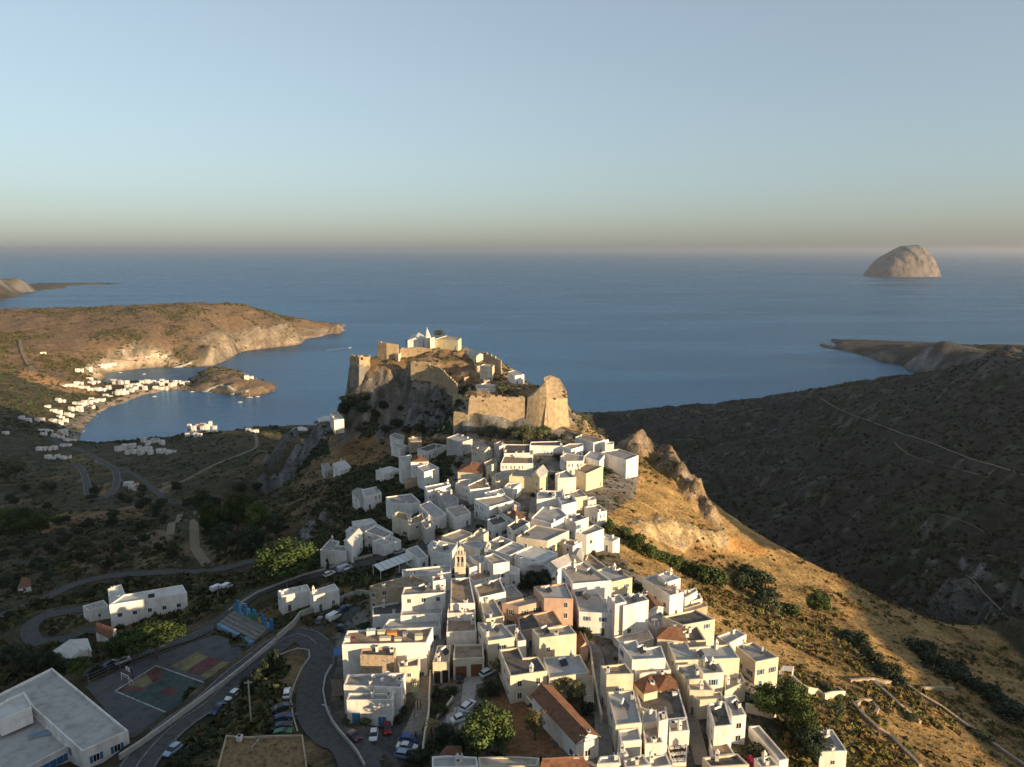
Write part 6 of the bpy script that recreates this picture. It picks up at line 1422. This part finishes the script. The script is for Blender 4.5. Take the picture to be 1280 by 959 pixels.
for t, x, y, sx, sy, sz, m, lab in (('D', 450, 70, 2.0, 1.4, 1.1, SHUT[4], 'white tank at the rear edge of the hotel roof'), ('D', 520, 70, 1.8, 1.2, .9, WALL['c'], 'cream crate second along the hotel roof'), ('D', 590, 72, 2.4, 1.3, .8, MOR, 'orange red covered stack on the hotel roof'), ('D', 325, 112, 1.2, 1.0, .7, RED, 'red tub at the road end of the hotel roof'), ('D', 292, 118, 1.2, .9, 1.0, SHUT[4], 'white cabinet at the road end of the hotel roof'), ('D', 545, 105, 2.6, 1.0, .6, WALL['c'], 'long cream plinth in the middle of the hotel roof'), ('D', 630, 112, 1.6, 1.0, .6, WALL['c'], 'low cream plinth beside the long one on the hotel roof'), ('D', 770, 100, 1.8, 1.4, 1.0, WALL['c'], 'cream cabin block at the lane end of the hotel roof'), ('D', 680, 80, 1.2, 1.0, .8, GALV, 'metal box on the hotel roof'),
                                    ('H', 660, 480, 1.0, .6, .7, SHUT[4], 'white air conditioner on the dark roof terrace'), ('E', 960, 730, 1.0, .6, .7, SHUT[4], 'white air conditioner on the peach house terrace')): rbox_thing('roof_box', 'box', t, x, y, sx, sy, sz, m, lab, .08)
# cafe terrace by the dark lane
def cafe():
    P, g, z = frame_at("590 782 748 764 738 952 645 958", 'H', 1.2); o = sum(P, Vector())/4; r = empty('cafe_terrace', (o.x, o.y, g), 0, 'low paved cafe terrace with white parapet beside the dark lane', 'terrace'); q = [((p-o).x, (p-o).y) for p in P]; q = q if area(q) > 0 else q[::-1]
    m = MB(); m.prism(q, -1, z-g); m.build('floor', ROOF['b'], r); I_ = offset(q, .2)
    for i in range(4):
        j = (i+1) % 4; s = [q[i], q[j], I_[j], I_[i]]; m = MB(); m.prism(s, z-g+.002, z-g+.8); m.build('parapet', WALL['w'], r)
    k = 0
    for u in (.2, .5, .8):
        for v in (.18, .42, .66, .88):
            p = P[0]*(1-u)*(1-v)+P[1]*u*(1-v)+P[2]*u*v+P[3]*(1-u)*v; t_ = empty('cafe_table', (p.x, p.y, z), .3*k, 'small square white table on the cafe terrace by the dark lane', 'table', 'tables on the cafe terrace'); k += 1
            m = MB(); m.box(-.45, .45, -.45, .45, .70, .75); m.build('table_top', SHUT[4], t_); m = MB(); m.tube((0, 0, 0), (0, 0, .70), .05, n=6); m.box(-.25, .25, -.25, .25, 0, .04); m.build('stem', GALV, t_)
            for s in (-1, 1):
                c = empty('cafe_chair', (p.x+s*.8, p.y+.1, z), s*1.57, 'dark chair at a white table of the cafe terrace', 'chair', 'chairs on the cafe terrace'); m = MB(); m.box(-.22, .22, -.22, .22, .42, .46); m.build('seat', WOODP, c); m = MB(); m.box(-.22, .22, -.25, -.221, .46, .88); m.build('backrest', WOODP, c); m = MB()
                for x in (-.19, .19):
                    for y in (-.19, .19): m.box(x-.02, x+.02, y-.02, y+.02, 0, .419)
                m.build('leg_frame', WOODP, c)
cafe()
def stairs():
    a = hit(737, 892); b_ = hit(735, 862); d = b_-a; d.z = 0; ln = d.length; d.normalize(); r = empty('outdoor_stairs', a, math.atan2(d.y, d.x), 'cream outdoor staircase climbing beside the courtyard tree', 'stairs'); n = 14
    for k in range(n): m = MB(); m.box(ln*k/n, ln*(k+1)/n-.01, -.8, .8, -.5, .25+.25*k); m.build('step', WALL['c'], r)
    for s in (-.95, .95): m = MB(); m.poly([(0, s, -.5), (ln, s, -.5), (ln, s, .25*n+1.0), (0, s, 1.0)]); m.poly([(0, s+.14, 1.0), (ln, s+.14, .25*n+1.0), (ln, s+.14, -.5), (0, s+.14, -.5)]); m.poly([(0, s, 1.0), (ln, s, .25*n+1.0), (ln, s+.14, .25*n+1.0), (0, s+.14, 1.0)]); m.poly([(0, s, -.5), (0, s, 1.0), (0, s+.14, 1.0), (0, s+.14, -.5)]); m.build('side_wall', WALL['c'], r)
stairs()
# garage doors
for H_ in HOUSES:
    if H_.label and 'garage' in H_.label:
        a = min(range(len(H_.poly)), key=lambda i: (H_.poly[i][1]+H_.poly[(i+1) % len(H_.poly)][1])); A_, B_ = Vector(H_.poly[a]), Vector(H_.poly[(a+1) % len(H_.poly)]); d = B_-A_; n = 2
        GD = mat('garage_brown', (.20, .085, .04), .7, .1, 1.5)
        for k in range(n):
            q = A_+d*((k+.5)/n); w_ = d.length/n*.72; g = gz(q.x, q.y-1); m = MB(); hh = min(3.1, H_.z-g-.7)
            m.box(-w_/2, w_/2, -.06, .3, 0, hh)
            for j in range(5): m.box(-w_/2+.05, w_/2-.05, -.10, -.061, .08+j*hh/5, (j+1)*hh/5-.03)
            o = m.build('garage_door', GD if 'brown' in H_.label else DARK, H_.root); o.location = (q.x-H_.root.location.x, q.y-H_.root.location.y, g-H_.g); o.rotation_euler = (0, 0, math.atan2(d.y, d.x))
        for c in [c for c in H_.root.children if c.name.startswith(('window', 'door'))]:
            for e in list(c.children): bpy.data.objects.remove(e)
            bpy.data.objects.remove(c)
# blue doors and shutters of the taverna front
for H_ in HOUSES:
    if H_.label and 'blue doors' in H_.label:
        for c in [c for c in H_.root.children if c.name.startswith(('window', 'door'))]:
            for e in list(c.children): bpy.data.objects.remove(e)
            bpy.data.objects.remove(c)
        a = min(range(len(H_.poly)), key=lambda i: (H_.poly[i][1]+H_.poly[(i+1) % len(H_.poly)][1])); A_, B_ = Vector(H_.poly[a]), Vector(H_.poly[(a+1) % len(H_.poly)]); d = B_-A_
        if d.x < 0: A_, B_ = B_, A_; d = -d
        bd = MB(); bd.box(-.95, -.85, -.08, .02, 0, 2.4, 0); bd.box(.85, .95, -.08, .02, 0, 2.4, 0); bd.box(-.95, .95, -.08, .02, 2.4, 2.5, 0); bd.box(-.849, -.02, -.05, .01, 0, 2.399, 1); bd.box(.02, .849, -.05, .01, 0, 2.399, 1)
        BD = bd.mesh('blue_door', [SHUT[4], mat('door_blue', (.06, .22, .36), .6, .08, 2)])
        for f in (.2, .78): q = A_+d*f; o = link('door', BD, H_.root); o.location = (q.x-H_.root.location.x, q.y-H_.root.location.y, gz(q.x, q.y)-H_.g+.05); o.rotation_euler = (0, 0, math.atan2(d.y, d.x)); o['label'] = 'double blue wooden door'
for H_ in HOUSES:
    if H_.label and 'five dark windows' in H_.label:
        for c in [c for c in H_.root.children if c.name.startswith(('window', 'door'))]:
            for e in list(c.children): bpy.data.objects.remove(e)
            bpy.data.objects.remove(c)
        n = len(H_.poly); a = max(range(n), key=lambda i: math.dist(H_.poly[i], H_.poly[(i+1) % n])*(1 if (H_.poly[(i+1) % n][0]-H_.poly[i][0]) > 0 else .01))
        A_, B_ = Vector(H_.poly[a]), Vector(H_.poly[(a+1) % n]); d = B_-A_
        for k in range(5):
            q = A_+d*(.12+.19*k); o = link('window', WINS[11][0], H_.root); o.location = (q.x-H_.root.location.x, q.y-H_.root.location.y, H_.z-H_.g-3.4); o.rotation_euler = (0, 0, math.atan2(d.y, d.x)); link('pane', WINS[11][1], o)
# fence of the sports court
def fence(s, label):
    P = PX(s); r = empty('court_fence', P[0], 0, label, 'fence'); o = P[0]; w_ = MB()
    for a, b_ in zip(P[:-1], P[1:]):
        n = max(1, int((b_-a).length/3))
        for k in range(n+1):
            p = a+(b_-a)*k/n-o; g = gz(p.x+o.x, p.y+o.y)-o.z; m = MB(); m.tube((p.x, p.y, g-.2), (p.x, p.y, g+2.6), .045, n=6); m.build('post', GALV, r)
        for h in (.1, .9, 1.75, 2.55): w_.tube(a-o+Vector((0, 0, h)), b_-o+Vector((0, 0, h)), .025, n=4)
    w_.build('rail', GALV, r)
fence("111 856;135 845;165 829;190 820;215 811;240 803;266 792", 'grey wire fence on posts along the far side of the sports court')

# ------------------------------------------------------------------ boats, quays, a walker
def boat_mesh(L, cab):
    b = MB(); S = []
    for t in np.linspace(0, 1, 7): w_ = .17*L*math.sin(math.pi*min(1, (t*.75+.25)))**.6 if t < 1 else .02; S.append([(L*(t-.5), -w_, .55+.25*t*t), (L*(t-.5), -w_*.6, -.2), (L*(t-.5), w_*.6, -.2), (L*(t-.5), w_, .55+.25*t*t)])
    for a, c in zip(S[:-1], S[1:]):
        for k in range(3): b.poly([a[k], c[k], c[k+1], a[k+1]])
        b.poly([a[3], c[3], c[0], a[0]])
    b.poly(S[0][::-1]); h = b.mesh('hull', SHUT[4]); c = MB(); c.box(-L*.12, L*.14, -.09*L, .09*L, .5, 1.5); return h, c.mesh('cabin', SHUT[4])
BM = [boat_mesh(9, 1), boat_mesh(13, 1)]
BP = [(195+3.3*i, 457.5-.35*i, .9, 0) for i in range(12)]+[(278, 489, .2, 1), (287, 491, 1.2, 0), (292, 493, .1, 1), (303, 495, .3, 1), (312, 497, .1, 1), (322, 496, .6, 0), (240, 490, .3, 0), (233, 487, 1, 0), (193, 496, .4, 0), (300, 503, .4, 0), (150, 466, .2, 0), (180, 468, .8, 0)]
for i, (px, py, rz, k) in enumerate(BP):
    p = plane(px, py, 0); r = empty('boat', p, rz, 'small white boat moored along the far bay quay' if i < 12 else ('white yacht moored under the harbour rock' if k else 'small white boat lying off the harbour beaches'), 'boat', 'boats in the bay'); link('hull', BM[k][0], r); link('cabin', BM[k][1], r)
    if k: m = MB(); m.tube((0, 0, .5), (0, 0, 14), .12, .06, 6); m.build('mast', SHUT[4], r)
p = plane(437, 435, 0); r = empty('motor_boat', p, .75, 'white motor boat running out past the castle rock with a pale wake', 'boat'); link('hull', BM[1][0], r); link('cabin', BM[1][1], r)
FOAM = mat('foam', (.62, .66, .68), .8, .2, .1); m = MB(); m.poly([(-6, -.7, .06), (-6, .7, .06), (-75, 3.2, .06), (-75, -3.2, .06)][::-1]); m.build('wake', FOAM, r)
for s, w_, lab in (("194 461;215 459.5;240 457.8", 12, 'pale concrete quay of the far bay lined with boats'), ("235 491;250 491;263 488;276 488;287 491;310 494", 9, 'pale quay along the foot of the harbour rock')):
    P = [plane(*(float(v) for v in a.split()), 0) for a in s.split(';')]; run_wall('quay', lab, 'quay', P, w_, 2.0, CONC, sink=6)
def surf():
    """broken water where the open coast meets the sea"""
    b = MB(); rn = random.Random(9)
    for L_ in LAND:
        for a, c in zip(L_, L_[1:]+L_[:1]):
            a, c = Vector(a), Vector(c)
            if a.y < 900 or (c-a).length > 500 or max(abs(a.x), abs(c.x)) > 2600: continue
            n = max(1, int((c-a).length/14)); d = (c-a).normalized(); nv = Vector((d.y, -d.x))
            for k in range(n):
                if rn.random() < .45: continue
                q = a+(c-a)*(k+rn.random())/n+nv*rn.uniform(-6, 7); l = rn.uniform(4, 12); w2 = rn.uniform(.5, 1.6); ang = math.atan2(d.y, d.x)+rn.uniform(-.3, .3); e = Vector((math.cos(ang), math.sin(ang))); f = Vector((-e.y, e.x))
                b.poly([(*(q-e*l), .1), (*(q-f*w2), .1), (*(q+e*l), .1), (*(q+f*w2), .1)])
    tag(b.build('surf', FOAM), kind='stuff')
surf()
def person(px, py, lab, shirt, legs):
    p = hit(px, py); bpy_me = bpy.data.meshes.new('body'); J = {'pel': (0, 0, .95), 'ch': (0, -.01, 1.28), 'nk': (0, 0, 1.50), 'hd': (0, -.02, 1.66), 'tp': (0, -.01, 1.76), 'kl': (-.11, -.13, .52), 'fl': (-.11, -.03, .07), 'kr': (.11, .10, .52), 'fr': (.11, .24, .09), 'tl': (-.11, -.17, .04), 'tr': (.11, .12, .03), 'hl': (-.10, 0, .88), 'hr': (.10, 0, .88), 'sl': (-.19, 0, 1.43), 'el': (-.25, .06, 1.15), 'wl': (-.25, -.08, .90), 'sr': (.19, 0, 1.43), 'er': (.25, -.03, 1.14), 'wr': (.25, -.16, .92)}
    E = [('pel', 'ch'), ('ch', 'nk'), ('nk', 'hd'), ('hd', 'tp'), ('pel', 'hl'), ('hl', 'kl'), ('kl', 'fl'), ('fl', 'tl'), ('pel', 'hr'), ('hr', 'kr'), ('kr', 'fr'), ('fr', 'tr'), ('ch', 'sl'), ('sl', 'el'), ('el', 'wl'), ('ch', 'sr'), ('sr', 'er'), ('er', 'wr')]; K = list(J); bpy_me.from_pydata([J[k] for k in K], [(K.index(a), K.index(b)) for a, b in E], [])
    rad = {'pel': .14, 'ch': .15, 'nk': .06, 'hd': .10, 'tp': .07, 'kl': .065, 'kr': .065, 'fl': .045, 'fr': .045, 'tl': .035, 'tr': .035, 'hl': .10, 'hr': .10, 'sl': .065, 'sr': .065, 'el': .045, 'er': .045, 'wl': .035, 'wr': .035}
    r = empty('person', p, .4, lab, 'person'); o = link('body', bpy_me, r); sk = o.modifiers.new('skin', 'SKIN')
    for i, k in enumerate(K): v = bpy_me.skin_vertices[0].data[i] if bpy_me.skin_vertices else None
    bpy.context.view_layer.update()
    if not bpy_me.skin_vertices:
        bm = bmesh.new(); bm.from_mesh(bpy_me); bm.verts.layers.skin.verify(); bm.to_mesh(bpy_me); bm.free()
    for i, k in enumerate(K): bpy_me.skin_vertices[0].data[i].radius = (rad[k], rad[k]*.85)
    bpy_me.skin_vertices[0].data[0].use_root = True; sub = o.modifiers.new('smooth', 'SUBSURF'); sub.levels = 1; sub.render_levels = 1
    bpy_me.materials.append(mat('clothing_dark', shirt, .9, .05, 3))
    h = MB(); h.tube((0, 0, 1.70), (0, .01, 1.80), .105, .06, 8); h.build('hair', DARK, r)
person(519, 901, 'person in dark clothes walking up the paved lane beside the taverna', (.03, .03, .04), (.03, .03, .04))
# ------------------------------------------------------------------ the air
hb = MB(); hb.box(-88000, 88000, -5500, 88000, -16, 400)
hm = bpy.data.materials.new('haze'); hm.use_nodes = True; hn = hm.node_tree.nodes; hm.node_tree.links.clear()
for n in list(hn):
    if n.type != 'OUTPUT_MATERIAL': hn.remove(n)
pv = hn.new('ShaderNodeVolumePrincipled'); pv.inputs['Color'].default_value = (.80, .82, .86, 1); pv.inputs['Density'].default_value = 3.2e-5; pv.inputs['Anisotropy'].default_value = 0.55
hm.node_tree.links.new(pv.outputs[0], hn['Material Output'].inputs['Volume'])
tag(hb.build('haze', hm), kind='stuff')
